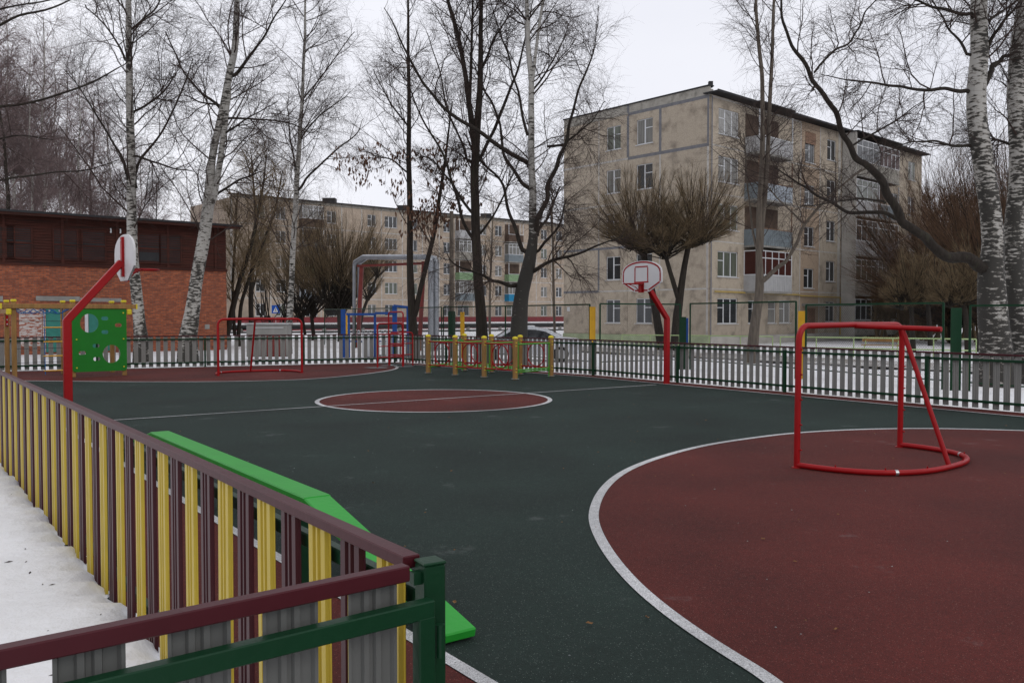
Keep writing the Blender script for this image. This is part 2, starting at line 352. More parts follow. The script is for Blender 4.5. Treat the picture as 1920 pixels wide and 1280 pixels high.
def hz(x, y):
    ins = inside(x, y, court_poly); d = dist_poly(x, y, court_poly) if -40 < x < 40 and -20 < y < 60 else 30
    n = noise.noise((x * .35, y * .35, 1)) * .05 + noise.noise((x * 1.3, y * 1.3, 3)) * .035 + noise.noise((x * 3.1, y * 3.1, 7)) * .022
    if ins: return -.3 if d > .3 else -.04 - .3 * d
    a, b = to_ab(x, y)
    base = .03 if b < .02 and a < 24 else -.02
    drop = min(1, max(0, (d - 1.5) / 7)); drop = drop * drop * (3 - 2 * drop)
    if b < .1: drop *= .5
    far = 0
    return base - .19 * drop + n * (1 if d > .3 else .5) + (.06 * math.exp(-((d - .05) / .3) ** 2) if b < 0 else 0)
def axis(lo, hi, core0, core1, fine, growth=1.16):
    a = list(np.arange(core0, core1, fine)); s = fine
    while a[-1] < hi: s *= growth; a.append(a[-1] + s)
    s = fine
    while a[0] > lo: s *= growth; a.insert(0, a[0] - s)
    return a
xs = axis(-900, 900, -13, 16, .17, 1.13); ys = axis(-60, 1600, -1, 12, .13, 1.07)
vs = [(x, y, hz(x, y)) for y in ys for x in xs]; nx = len(xs)
fs = [(j*nx+i, j*nx+i+1, (j+1)*nx+i+1, (j+1)*nx+i) for j in range(len(ys)-1) for i in range(nx-1)]
g = MB(); g.add(vs, fs, 0, True); tag(g.build('snow_ground', M['snow']), kind='structure')

def sheet(name, pts, z, m, thick=None):
    me = MB()
    if thick: me.poly([(p.x, p.y) for p in pts], z - thick, z)
    else: me.add([(p.x, p.y, z) for p in pts], [tuple(range(len(pts)))])
    ob = me.build(name, m)
    bm = bmesh.new(); bm.from_mesh(ob.data); bmesh.ops.recalc_face_normals(bm, faces=bm.faces[:])
    if not thick and bm.faces[:] and bm.faces[0].normal.z < 0 if (bm.faces.ensure_lookup_table() or True) else False:
        bmesh.ops.reverse_faces(bm, faces=bm.faces[:])
    bm.to_mesh(ob.data); bm.free()
    return tag(ob, kind='structure')
def strip(name, pts, wd, z, m, closed=False):
    n = len(pts); vs = []
    for i, p in enumerate(pts):
        a = pts[(i - 1) % n] if (closed or i) else p; b = pts[(i + 1) % n] if (closed or i < n - 1) else p
        d = (b - a).normalized(); q = Vector((-d.y, d.x, 0)) * wd / 2
        vs += [(p.x + q.x, p.y + q.y, z), (p.x - q.x, p.y - q.y, z)]
    fs = [(2*i, 2*i+1, (2*i+3) % (2*n), (2*i+2) % (2*n)) for i in range(n if closed else n - 1)]
    me = MB(); me.add(vs, fs); return tag(me.build(name, m), kind='structure')
sheet('court_surface', court_poly, 0, M['rub_green'], .22)
AX = 7.75
def arc(a0, r, t0, t1, n=72): return [ab(a0 + r * math.cos(t), AX + r * math.sin(t)) for t in [t0 + (t1 - t0) * i / n for i in range(n + 1)]]
# goal areas
near_c = Vector((6.53, 6.72, 0)); na, nb = to_ab(near_c.x, near_c.y)
def narc(r, t0=-math.pi / 2, t1=math.pi / 2, n=80): return [ab(na + r * math.cos(t), nb + r * math.sin(t)) for t in [t0 + (t1 - t0) * i / n for i in range(n + 1)]]
near_px = [(1453, 1278), (1405, 1250), (1326, 1201), (1257, 1153), (1205, 1110), (1172, 1077), (1136, 1032), (1114, 988), (1111, 963), (1120, 934), (1136, 910), (1163, 887), (1205, 867.5), (1263, 849), (1326, 833), (1413, 821), (1480, 812), (1585, 805.7), (1698, 803), (1801, 804), (1920, 807.5)]
near_line = [Vector((1.6, 2.2, 0)), Vector((1.32, 3.1, 0))] + [G(*q) for q in near_px] + [Vector((8.6, 12.1, 0)), Vector((9.7, 11.35, 0)), Vector((10.7, 10.2, 0))]
def smooth(pts, it=3):
    for _ in range(it):
        q = [pts[0]]
        for a, b in zip(pts, pts[1:]): q += [a * .75 + b * .25, a * .25 + b * .75]
        pts = q + [pts[-1]]
    return pts
def relax(pts, it=6):
    for _ in range(it): pts = [pts[0]] + [(a + b * 2 + c) / 4 for a, b, c in zip(pts, pts[1:], pts[2:])] + [pts[-1]]
    return pts
near_s = relax(smooth(near_line, 2), 5)
sheet('near_goal_area', near_s + [Vector((12.2, 7, 0)), Vector((9, 1, 0))], .004, M['rub_red'])
strip('near_goal_area_line', near_s, .082, .007, M['line'])
far_pts = [G(*q) for q in [(-60, 711), (0, 713.5), (130, 715), (240, 716), (380, 716), (480, 714.5), (560, 712), (620, 708), (670, 703), (710, 698), (735, 694), (746, 690), (743, 686), (728, 683)]]
def smooth(pts, it=3):
    for _ in range(it):
        q = [pts[0]]
        for a, b in zip(pts, pts[1:]): q += [a * .75 + b * .25, a * .25 + b * .75]
        pts = q + [pts[-1]]
    return pts
far_s = smooth(far_pts)
sheet('far_goal_area', far_s + [CORN + BD * 1.0 + Vector((0, -.08, 0)), BEND_L + Vector((.4, -.3, 0))], .004, M['rub_red'])
strip('far_goal_area_line', far_s, .09, .008, M['line'])
cc = Vector((-1.5, 17.07, 0)); ca, cb = to_ab(cc.x, cc.y)
circ = [ab(ca + 2.24 * math.cos(t), cb + 2.24 * math.sin(t)) for t in [2 * math.pi * i / 72 for i in range(72)]]
sheet('centre_circle', circ, .004, M['rub_red'])
strip('centre_circle_line', circ, .085, .008, M['line'], True)
# borders
strip('left_border', [ab(-9, .54), ab(24.4, .54)], 1.06, .008, M['rub_red'])
strip('left_line', [ab(-9, 1.11), ab(24.3, 1.11)], .075, .012, M['line'])
RN = Vector((RD.y, -RD.x, 0));  RN = RN if RN.y < 0 else -RN
d1 = (BEND - CORN).normalized(); n1 = Vector((d1.y, -d1.x, 0)); n1 = n1 if n1.y < 0 else -n1
strip('right_border', [CORN + n1 * .3 + d1 * .3, BEND + (n1 + RN) * .15, REND + RN * .3], .58, .008, M['rub_red'])
strip('right_line', [CORN + n1 * .62 + d1 * .6, BEND + (n1 + RN) * .31, REND + RN * .62], .06, .012, M['line'])
strip('back_line', [CORN + Vector((-.3, -.45, 0)), BEND_L + Vector((0, -.45, 0))], .05, .012, M['line'])
strip('halfway_line', [ab(ca + .02, 1.15), ab(ca + .02, 13.75)], .05, .012, M['line'])
# street and paths beyond
strip('road', [Vector((-5, 60, 0)), Vector((5.6, 44, 0)), Vector((17.5, 27, 0)), Vector((31, 7, 0))], 4.0, -.15, M['slush'])
strip('path', [BEND_L + Vector((-20, -4, 0)), BEND_L + Vector((-2, 4.2, 0)), CORN + Vector((-1, 4.6, 0)), CORN + Vector((0, 9, 0))], 5.0, -.16, M['asphalt'])
strip('street', [Vector((-60, 78, 0)), Vector((-22, 92, 0)), Vector((30, 120, 0))], 6, -.12, M['asphalt'])

# ------------------------------------------------------------------ fences
def slat_mesh(name, w_, z0, z1, mcol, depth=.012, back='back_grey'):
    # corrugated picket; y<0 = outer painted face, y>0 = grey back
    prof = [(-.5, .0), (-.44, 0), (-.40, 1), (-.20, 1), (-.17, .2), (-.07, .2), (-.04, 1), (.04, 1), (.07, .2), (.17, .2), (.20, 1), (.40, 1), (.44, 0), (.5, 0)]
    fr = [(x * w_, -y * depth) for x, y in prof]; bk = [(x, y + .0016) for x, y in fr]
    n = len(fr); vs = [(x, y, z) for z in (z0, z1) for x, y in fr + bk]; s = 2 * n; fs = []; m = MB()
    for i in range(n - 1): fs.append((i, i + 1, s + i + 1, s + i))
    m.add(vs, fs, 0)
    m.add(vs, [(n + i + 1, n + i, s + n + i, s + n + i + 1) for i in range(n - 1)], 1)
    m.add(vs, [(0, s, s + n, n), (n - 1, 2 * n - 1, s + 2 * n - 1, s + n - 1)], 0)
    m.add(vs, [(s + i, s + i + 1, s + n + i + 1, s + n + i) for i in range(n - 1)], 0)
    return m.mesh(name, [mcol, M[back]])
def fence(label, P0, P1, period, sw, top, side, post_sp, first=0, posts=True, z0=.02, ztop_open=None, group='slatted metal fences round the court', capd=None, t_max=None, stagger=0):
    """local x from P0 to P1; slats at y=0, court side is +y*side"""
    d = P1 - P0; Lh = d.length; rz = math.atan2(d.y, d.x)
    r = empty('slatted_fence', (P0.x, P0.y, 0), rz, label, 'fence', group)
    A = slat_mesh('slat', sw, z0, top - .03, M['yellow_slat']); B = slat_mesh('slat', sw, z0, top - .03, M['maroon_slat'])
    n = int((Lh - first) / period); i = 0
    while i <= n:
        x = first + i * period
        if x > Lh - sw * .4: break
        o = link('slat', A if i % 2 == 0 else B, r, (x, rnd.uniform(-.002, .002), rnd.uniform(-.006, .006)))
        o.rotation_euler = (0, rnd.uniform(-.008, .008), 0 if side > 0 else math.pi); i += 1
    cw = capd or .024
    m = MB(); m.box(0, -cw, top - .032, Lh, cw, top); m.build('top_rail', M['maroon'], r, bevel=.003)
    y0, y1 = (.022, .058) if side > 0 else (-.058, -.022)
    for zz in (top - .14, .12):
        mm = MB(); mm.box(0, y0, zz, Lh, y1, zz + .045); mm.build('rail', M['green_paint'], r, bevel=.004)
    if posts:
        k = 0; x = post_sp[1]
        yp0, yp1 = (.058, .11) if side > 0 else (-.11, -.058)
        me = MB(); me.box(-.028, yp0, .0, .028, yp1, top - .09); me.box(-.032, yp0 - .004, top - .09, .032, yp1 + .004, top - .08)
        pm = me.mesh('post', M['green_paint'])
        while x < Lh:
            link('post', pm, r, (x, 0, 0)); x += post_sp[0]
    return r
fence('yellow and maroon slatted fence running away beside the snow on the left', ab(0, 0), ab(24.4, 0), .2225, .148, 1.05, -1 if (V.dot(Vector((-U.y, U.x, 0))) < 0) else 1, (3.0, .9), first=.112)
fence('grey backed slatted fence behind the far red goal and climbing wall', CORN, BEND_L, .212, .125, 1.0, 1, (3.1, 0.15), first=.09)
fence('short far stretch of grey backed slatted fence behind the ring crawl frame', BEND, CORN, .178, .12, .98, 1, (3.15, .05), first=.06)
fence('grey backed slatted fence on the right, in front of the flats', REND, BEND, .178, .113, .98, 1, (3.16, 25.5 % 3.16 + .02), first=.06)
# gate
ga = Vector((-.258, 2.1, 0)); gd = Vector((-.786, -.618, 0)).normalized()
gr = empty('slatted_gate', ga, math.atan2(gd.y, gd.x), 'grey backed gate with maroon top rail and green frame in the bottom left foreground', 'gate')
A = slat_mesh('slat', .13, .04, 1.02, M['yellow_slat'], back='gate_back_shaded'); B = slat_mesh('slat', .13, .04, 1.02, M['maroon_slat'], back='gate_back_shaded')
for i, x in enumerate((.085, .29, .49, .70, .905, 1.11)):
    o = link('slat', A if i % 2 == 0 else B, gr, (x, -.005, 0))
# +y in gate frame: left normal of gd
m = MB(); m.box(-.005, -.018, 1.012, 1.32, .018, 1.05); m.build('top_rail', M['maroon'], gr, bevel=.003)
sgn = 1 if Vector((-gd.y, gd.x, 0)).dot(-ga) > 0 else -1
def sy(a, b): return (min(a * sgn, b * sgn), max(a * sgn, b * sgn))
y0, y1 = sy(.02, .055)
for z_ in (.925, .12):
    m = MB(); m.box(-.052, y0, z_, 1.3, y1, z_ + .042); m.build('frame_rail', M['green_paint'], gr, bevel=.003)
for x_ in (-.052, 1.25):
    m = MB(); m.box(x_, y0 + .001 * sgn, .08, x_ + .045, y1 + .001 * sgn, .93 if x_ < 0 else .92); m.build('frame_upright', M['green_paint'], gr, bevel=.003)
for z_ in (.25, .86):
    m = MB(); m.tube([(-.075, sgn * .04, z_ - .04), (-.075, sgn * .04, z_ + .04)], .012, 8); m.build('hinge', M['green_paint'], gr)
pp = Vector((-.203, 2.165, 0))
m = MB(); m.box(-.029, -.029, 0, .029, .029, 1.036); po = empty('gate_post', pp, .55, 'dark green square gate post at the bottom centre', 'post')
m.build('post', M['green_paint'], po, bevel=.004)
m = MB(); m.box(-.031, -.031, 1.036, .031, .031, 1.044); m.build('post_cap', M['green_paint'], po, bevel=.003)
m = MB(); m.box(-.05, -.012, .99, -.029, .012, 1.02); m.build('latch', M['green_paint'], po)

# ------------------------------------------------------------------ balance beam
bb = empty('balance_beam', ab(3.0, 1.55), math.atan2(U.y, U.x), 'bright green balance beam with sloping ends beside the yellow and maroon fence', 'balance beam')
p_end = Vector((-.27, 4.4, 0)); U2 = U
bb.location = p_end
Wb = .19
m = MB(); m.bar((1.74, 0, .42), (5.76, 0, .42), Wb, .055); m.build('level_plank', M['lime'], bb, bevel=.008)
for (a0, z0_, a1, z1_) in ((-.02, .035, 1.76, .418), (7.52, .035, 5.74, .418)):
    m = MB(); m.bar((a0, 0, z0_), (a1, 0, z1_), Wb - .002, .053); m.build('ramp_plank', M['lime'], bb, bevel=.008)
m = MB(); m.box(1.8, -.06, .335, 5.7, .06, .392); m.build('under_frame', M['green_paint'], bb)
for x in (1.9, 3.75, 5.6):
    m = MB(); m.box(x - .03, -.03, 0, x + .03, .03, .334); m.build('leg', M['green_paint'], bb)

# ------------------------------------------------------------------ basketball stands
def hoop(base, lean, label):
    r = empty('basketball_stand', base, math.atan2(V.y * lean, V.x * lean), label, 'basketball hoop', 'basketball stands at the halfway line')
    m = MB(); m.box(-.058, -.058, 0, .058, .058, 1.58); m.build('pole', M['red_paint'], r, bevel=.012)
    m = MB(); m.bar((-.01, 0, 1.55), (.78, 0, 2.47), .108, .108); m.build('arm', M['red_paint'], r, bevel=.01)
    m = MB(); m.box(.775, -.05, 2.24, .815, .05, 2.86); m.build('board_bracket', M['red_paint'], r)
    # board outline
    o = [(-.64, .12), (-.64, -.13)]
    outl = [(.65, -.15), (.65, .08)]
    for k in range(1, 12):
        t = math.pi * k / 12
        outl.append((.65 * math.cos(t) * 1.0, .08 + .28 * math.sin(t) ** .9))
    outl += [(-.65, .08), (-.65, -.15), (-.24, -.36), (.24, -.36)]
    zc = 2.54
    n = len(outl); vs = [(x_, y, zc + z) for x_ in (.815, .845) for y, z in outl]
    m = MB(); m.add(vs, [tuple(range(n)), tuple(range(n, 2 * n))[::-1]] + [(i, (i+1) % n, n + (i+1) % n, n + i) for i in range(n)])
    bd = m.build('backboard', M['white_board'], r)
    m = MB()
    sc = [(y * .93, z * .91) for y, z in outl]
    def seg(a, b, w_=.036):
        d = Vector((0, b[0] - a[0], b[1] - a[1])); m.bar((.847, a[0], zc + a[1]), (.847, b[0], zc + b[1]), .004, w_, up=(1, 0, 0)) if False else m.bar((.8475, a[0], zc + a[1]), (.8475, b[0], zc + b[1]), w_, .004, up=(1, 0, 0))
    arcp = sc[1:14]
    for a, b in zip(arcp, arcp[1:]): seg(a, b)
    for a, b in ((sc[0], sc[1]), (sc[13], sc[14]), (sc[14], sc[15]), (sc[15], sc[16]), (sc[16], sc[0])):
        A_ = Vector(a); B_ = Vector(b); seg(A_.lerp(B_, .04), A_.lerp(B_, .96))
    for a, b in (((-.21, .22), (.21, .22)), ((.21, .20), (.21, -.12)), ((-.21, .20), (-.21, -.12)), ((-.235, -.135), (.235, -.135))): seg(a, b, .03)
    m.build('board_markings', M['red_paint'], r).parent = bd
    zr = 2.36
    m = MB(); R_ = .215; cx_ = .845 + .06 + R_
    m.tube([(cx_ + R_ * math.cos(t), R_ * math.sin(t), zr) for t in [2 * math.pi * k / 28 for k in range(28)]], .011, 8, closed=True)
    rim = m.build('rim', M['red_paint'], r)
    m = MB(); m.box(.8455, -.09, zr - .2, .856, .09, zr + .03); m.box(.856, -.075, zr - .012, .93, .075, zr + .006)
    for s in (-1, 1): m.tube([(.856, s * .04, zr - .17), (.95, s * .1, zr - .06), (1.05, s * .19, zr - .008)], .009, 6)
    m.box(.856, -.05, zr - .19, .885, .05, zr - .03)
    m.build('rim_bracket', M['red_paint'], r).parent = rim
    for z in (2.3, 2.8):
        m = MB(); m.tube([(.765, 0, z), (.776, 0, z)], .014, 6); m.build('bolt', M['steel'], r)
    return r
hoop(Vector((3.68, 20.91, 0)), -1, 'red basketball stand leaning over the court from the right hand fence')
hoop(Vector((-6.72, 13.29, 0)), 1, 'red basketball stand on the left, backboard seen from behind')

# ------------------------------------------------------------------ goals
def goal(mid, back, lpost, label):
    """mid=centre of goal line, back=unit direction backwards"""
    r = empty('goal_frame', mid, math.atan2(back.y, back.x), label, 'goal', 'red tubular mini goals')
    hw, H_ = 1.155, 1.53
    R = .033
    for s in (-1, 1):
        pts = [(0, s * hw, 0), (.01, s * hw, H_ - .16)]
        for k in range(1, 7):
            t = k / 6 * math.pi / 2; pts.append((.01, s * (hw - .16 + .16 * math.cos(t)), H_ - .16 + .16 * math.sin(t)))
        m = MB(); m.tube(pts[:], R, 10); m.build('post', M['red_paint'], r)
        m = MB(); m.tube([(0, s * hw, 0), (0, s * hw, .012)], .055, 10); m.build('foot_plate', M['red_paint'], r)
        for k in range(5):
            m = MB(); m.tube([(.02, s * hw, .2 + k * .27), (.058, s * hw, .2 + k * .27)], .008, 6); m.build('net_hook', M['red_paint'], r)
    m = MB(); m.tube([(.01, -(hw - .16), H_), (.012, 0, H_ + .005), (.01, hw - .16, H_)], R, 10); m.build('crossbar', M['red_paint'], r)
    m = MB(); m.tube([(.02, 0, H_ - .01), (1.0, 0, H_ - .035)], R * .85, 10); m.build('top_stay', M['red_paint'], r)
    ring = []
    for k in range(33):
        t = -math.pi / 2 + math.pi * k / 32
        ex = abs(math.cos(t)) ** .8; sy_ = math.copysign(abs(math.sin(t)) ** .75, math.sin(t))
        ring.append((.02 + 1.1 * ex, sy_ * (hw), .035))
    m = MB(); m.tube(ring, .03, 10); m.build('base_hoop', M['red_paint'], r)
    m = MB(); m.tube([(.58, 0, H_ - .05), (1.1, 0, .045)], R * .8, 10); m.build('brace', M['red_paint'], r)
    for k in (9, 24):
        m = MB(); a, b = Vector(ring[k]), Vector(ring[k + 1]); m.tube([a, a.lerp(b, .35)], .0315, 10); m.build('joint_sleeve', M['steel'], r)
    for k in range(3, 32, 5):
        a = Vector(ring[k]); m = MB(); m.tube([a, a + Vector((0, 0, .05))], .007, 5); m.build('net_hook', M['red_paint'], r)
    return r
goal(Vector((3.955, 10.19, 0)), Vector((.644, -.765, 0)), None, 'red tubular goal frame standing large on the red area at the right')
g2 = goal(Vector((-6.95, 24.35, 0)), Vector((-.52, .854, 0)), None, 'red tubular goal frame in the distance before the back fence')

# ------------------------------------------------------------------ ring crawl frame
P0 = Vector((-2.36, 24.75, 0)); P3 = Vector((.08, 22.3, 0)); dv = P3 - P0; sp_ = dv.length / 3
offl = Vector((.96, 1.15, 0)); rz = math.atan2(dv.y, dv.x)
mz = empty('crawl_frame', P0, rz, 'low crawl frame of wooden posts with yellow caps and red rings', 'climbing frame')
wv = 1.5
cr_, sr_ = math.cos(-rz), math.sin(-rz)
ol = Vector((offl.x * cr_ - offl.y * sr_, offl.x * sr_ + offl.y * cr_, 0))
pm = MB(); pm.tube([(0, 0, 0), (0, 0, 1.04)], .068, 12); pmesh = pm.mesh('post', M['wood'])
cm = MB(); cm.tube([(0, 0, 1.035), (0, 0, 1.06), (0, 0, 1.085), (0, 0, 1.1)], [.076, .076, .06, .02], 12); cmesh = cm.mesh('cap', M['yellow_cap'])
fm = MB(); fm.tube([(0, 0, 0.02), (0, 0, .03)], .11, 12); fmesh = fm.mesh('base_plate', M['chalk'])
bm_ = MB()
for z in (.2, .28, .86, .94): bm_.tube([(.055, -.03, z), (.085, -.03, z)], .014, 6)
bolt = bm_.mesh('bolt', M['yellow_cap'])
grid = [[Vector((i * sp_, 0, 0)) + ol * j for i in range(4)] for j in range(2)]
for j in range(2):
    for p in grid[j]:
        q = link('post', pmesh, mz, p); link('cap', cmesh, q); link('base_plate', fmesh, q); link('bolt', bolt, q)
def rung_panel(a, b, ring=True, mt=M['red_paint']):
    d = (b - a); n = d.normalized(); Lp = d.length
    for z in (.9, .24):
        m = MB(); m.tube([a + n * .05 + Vector((0, 0, z)), b - n * .05 + Vector((0, 0, z))], .02, 8); m.build('rail', mt, mz)
    if ring:
        for t in (.26, .78):
            m = MB(); m.tube([a + d * t + Vector((0, 0, .25)), a + d * t + Vector((0, 0, .89))], .014, 8); m.build('upright', mt, mz)
        c_ = a + d * .52 + Vector((0, 0, .57)); R_ = .31
        m = MB(); m.tube([c_ + n * R_ * math.cos(t) + Vector((0, 0, R_ * math.sin(t))) for t in [2 * math.pi * k / 32 for k in range(32)]], .015, 8, closed=True)
        m.build('ring', mt, mz)
    else:
        for t in (.06, .94):
            m = MB(); m.tube([a + d * t + Vector((0, 0, .0)), a + d * t + Vector((0, 0, .92))], .014, 8); m.build('upright', mt, mz)
        for z in (.19,):
            m = MB(); m.tube([a + n * .05 + Vector((0, 0, z)), b - n * .05 + Vector((0, 0, z))], .02, 8); m.build('rail', mt, mz)
for j in range(2):
    for i in range(3): rung_panel(grid[j][i], grid[j][i + 1])
for i in range(4): rung_panel(grid[0][i], grid[1][i], False, M['rail_green'])

# ------------------------------------------------------------------ small red climbing frame
lf = empty('climbing_ladder', (-3.6, 28.0, 0), 0, 'small red tubular climbing frame in the far corner of the court', 'climbing frame')
q1, q2, q3, q4 = G(708, 690), G(729, 686), G(755, 688), G(774, 685)
base = lf.location.copy()
def loop(a, b, h, rungs):
    a = a - base; b = b - base; a.z = b.z = 0; n = (b - a).normalized(); r_ = .1; pts = [a, a + Vector((0, 0, h - r_))]
    for k in range(1, 5):
        t = k / 5 * math.pi / 2; pts.append(a + n * r_ * (1 - math.cos(t)) + Vector((0, 0, h - r_ + r_ * math.sin(t))))
    for k in range(0, 5):
        t = k / 5 * math.pi / 2; pts.append(b - n * r_ * (1 - math.sin(t)) + Vector((0, 0, h - r_ + r_ * math.cos(t))))
    pts.append(b)
    m = MB(); m.tube(pts, .024, 8); m.build('hoop', M['red_paint'], lf)
    for z in rungs:
        m = MB(); m.tube([a + Vector((0, 0, z)), b + Vector((0, 0, z))], .017, 6); m.build('rung', M['red_paint'], lf)
loop(q1, q3, 1.38, (.33, .67, 1.04)); loop(q2, q3 + Vector((.02, .02, 0)), 1.74, (.36, .7, 1.04, 1.39)); loop(q2 + Vector((.03, 0, 0)), q4, 1.08, (.36, .72))
for q, s in ((q1, .5), (q3, .45), (q2, .4)):
    pt_ = [q + Vector((s * math.cos(t) * rnd.uniform(.6, 1), s * .6 * math.sin(t) * rnd.uniform(.6, 1), 0)) for t in [2 * math.pi * k / 14 for k in range(14)]]
    sheet('chalk_smudge', smooth(pt_ + [pt_[0]], 1)[:-1], .02, M['chalk'])

# ------------------------------------------------------------------ climbing wall + rope ladder frame
A0 = G(35, 711.5); e_ = Vector((1.19, .39, 0)).normalized()
A0 = Vector((-12.68, 22.4, 0)); e_ = V
cw_ = empty('climbing_wall', A0, math.atan2(e_.y, e_.x), 'wooden climbing frame with green board full of round holes and a rope ladder', 'climbing frame')
Lf = 2.62; bk = 1.5; spx = [0.0, 1.36, 2.62]
PH = 2.0
for j, yy in enumerate((0, bk)):
    for i, x in enumerate(spx):
        m = MB(); m.box(x - .055, yy - .055, 0, x + .055, yy + .055, PH - .02); p = m.build('post', M['wood'], cw_, bevel=.012)
        m = MB(); m.box(x - .065, yy - .065, PH - .02, x + .065, yy + .065, PH + .045); m.build('cap', M['yellow_cap'], cw_, bevel=.015).parent = p
    m = MB(); m.box(-.28, yy - .04 - (.08 if j == 0 else -.08), PH - .19, Lf + .3, yy + .02 - (.08 if j == 0 else -.08), PH - .07); bmx = m.build('beam', M['wood'], cw_, bevel=.01)
    for x in (-.29, Lf + .31):
        m = MB(); m.box(x - .02, yy - .05 - (.08 if j == 0 else -.08), PH - .2, x + .02, yy + .03 - (.08 if j == 0 else -.08), PH - .06); m.build('end_cap', M['yellow_cap'], cw_).parent = bmx
for x in (-.12, Lf + .12):
    m = MB(); m.box(x - .035, -.05, PH - .32, x + .035, bk + .1, PH - .21); c_ = m.build('cross_beam', M['wood'], cw_)
    m = MB(); m.box(x - .06, -.14, PH - .35, x + .06, -.05, PH - .2); m.build('end_cap', M['yellow_cap'], cw_, bevel=.02).parent = c_
# board
def plate(name, outline, holes, th, m, parent):
    cu = bpy.data.curves.new(name, 'CURVE'); cu.dimensions = '2D'; cu.fill_mode = 'BOTH'; cu.extrude = th / 2
    for lp in [outline] + holes:
        s = cu.splines.new('POLY'); s.points.add(len(lp) - 1); s.use_cyclic_u = True
        for p, q in zip(s.points, lp): p.co = (q[0], q[1], 0, 1)
    tmp = bpy.data.objects.new('tmp', cu); COL.objects.link(tmp)
    dg = C.evaluated_depsgraph_get(); me = bpy.data.meshes.new_from_object(tmp.evaluated_get(dg))
    bpy.data.objects.remove(tmp); me.materials.clear(); me.materials.append(m); me.name = name
    o = link(name, me, parent); return o
def ell(cx, cy, rx, ry, n=24): return [(cx + rx * math.cos(2*math.pi*k/n), cy + ry * math.sin(2*math.pi*k/n)) for k in range(n)]
def rrect(x0, y0, x1, y1, r_, n=5):
    pts = []
    for cx, cy, a in ((x1-r_, y1-r_, 0), (x0+r_, y1-r_, 90), (x0+r_, y0+r_, 180), (x1-r_, y0+r_, 270)):
        for k in range(n + 1):
            t = math.radians(a + 90 * k / n); pts.append((cx + r_ * math.cos(t), cy + r_ * math.sin(t)))
    return pts
PXM = 1650 / 23.1
def bxy(px, py): return (1.34 + (px - 136) / 104 * 1.32, 1.65 - (py - 590) / PXM)
holes = [ell(*bxy(168, 606), .225, .25, 32), ell(*bxy(210.5, 665), .22, .245, 32)]
for q in ((198, 597), (198, 623), (224.5, 610), (180.5, 649), (154, 662), (181.5, 674)):
    x, y = bxy(*q); holes.append(rrect(x - .085, y - .05, x + .085, y + .05, .045, 4))
b_ = plate('board', rrect(1.33, .14, 2.67, 1.84, .07), holes, .025, M['board_green'], cw_)
b_.rotation_euler = (math.pi / 2, 0, 0); b_.location = (0, -.075, 0)
for x, z in ((1.43, .25), (2.59, .25), (1.43, 1.0), (2.59, 1.0), (2.59, 1.7)):
    m = MB(); m.tube([(x, -.1, z), (x, -.088, z)], .02, 8); m.build('bolt', M['yellow_cap'], cw_)
# rope ladder
for x in (.68, 1.12):
    m = MB(); m.tube([(x, -.03, PH - .18), (x + .01, -.03, 1.2), (x + .015, -.03, .1)], .011, 6); m.build('rope', M['rope_blue'], cw_)
for z in (1.32, .95, .58, .2):
    m = MB(); m.tube([(.66, -.03, z), (1.16, -.03, z)], .018, 8); m.build('rung', M['orange_rung'], cw_)
for z in (1.48, .78, .42):
    m = MB(); m.tube([(.06, .02, z), (1.31, .02, z + .005)], .007, 5); m.build('wire', M['dark_wire'], cw_)
m = MB()
for k in range(3):
    pts = [(.1 + t * 1.2, .1 + .3 * k, PH - .2 - .12 * math.sin(math.pi * ((t * (2 + k)) % 1)) ** 1.0) for t in [i / 30 for i in range(31)]]
    m.tube(pts, .012, 5)
m.build('hanging_rope', M['rope_blue'], cw_)
for i in range(5):
    m = MB(); x = .1 + i * .24; m.tube([(x, .05, PH - .22), (x, .05, PH - .27)], .022, 6); m.build('rope_clamp', M['steel'], cw_)
m = MB(); m.box(-.03, bk - .1, 1.35, .03, bk - .06, 1.75); m.build('grip_block', M['red_paint'], cw_)
for z in (1.4, 1.52, 1.66):
    m = MB(); m.tube([(0, bk - .13, z), (0, bk - .1, z)], .018, 6); m.build('bolt', M['steel'], cw_)

# ------------------------------------------------------------------ chain link panels and painted boards
def gz(x, y): return hz(x, y)
def netting(P0_, P1_, top, label, n=1, z0=None):
    d = P1_ - P0_; L_ = d.length
    r = empty('chain_link_panel', (P0_.x, P0_.y, -.2), math.atan2(d.y, d.x), label, 'chain link fence', 'chain link fence panels beyond the court')
    t_ = top + .2; seg_ = L_ / n
    for i in range(n + 1):
        m = MB(); m.tube([(i * seg_, 0, 0), (i * seg_, 0, t_)], .028, 8); m.build('post', M['green_paint'], r)
    m = MB(); m.bar((0, 0, t_), (L_, 0, t_), .04, .045); m.build('top_rail', M['green_paint'], r)
    m = MB(); m.bar((0, 0, .35), (L_, 0, .35), .03, .03); m.build('bottom_rail', M['green_paint'], r)
    m = MB(); h = t_ - .36; st = .075; k = -h
    tri = .0014
    def wire(a, b):
        a, b = Vector(a), Vector(b); q = (b - a).normalized(); u_ = Vector((0, 1, 0)) * tri; v_ = q.cross(Vector((0, 1, 0))) * tri
        vs = [a + u_, a - u_ + v_, a - u_ - v_, b + u_, b - u_ + v_, b - u_ - v_]; m.add(vs, [(0, 1, 4, 3), (1, 2, 5, 4), (2, 0, 3, 5)])
    while k < L_:
        a0, a1 = max(k, 0), min(k + h, L_)
        if a1 > a0:
            wire((a0, 0, .36 + a0 - k), (a1, 0, .36 + a1 - k)); wire((a0, .004, .36 + h - (a0 - k)), (a1, .004, .36 + h - (a1 - k)))
        k += st
    m.build('wire_mesh', M['dark_wire'], r)
    return r
V2 = lambda x, y: Vector((x, y, 0))
netting(V2(-3.0, 38.5), V2(2.5, 28.3), 1.98, 'long chain link panel behind the car, left of the yellow board', 2)
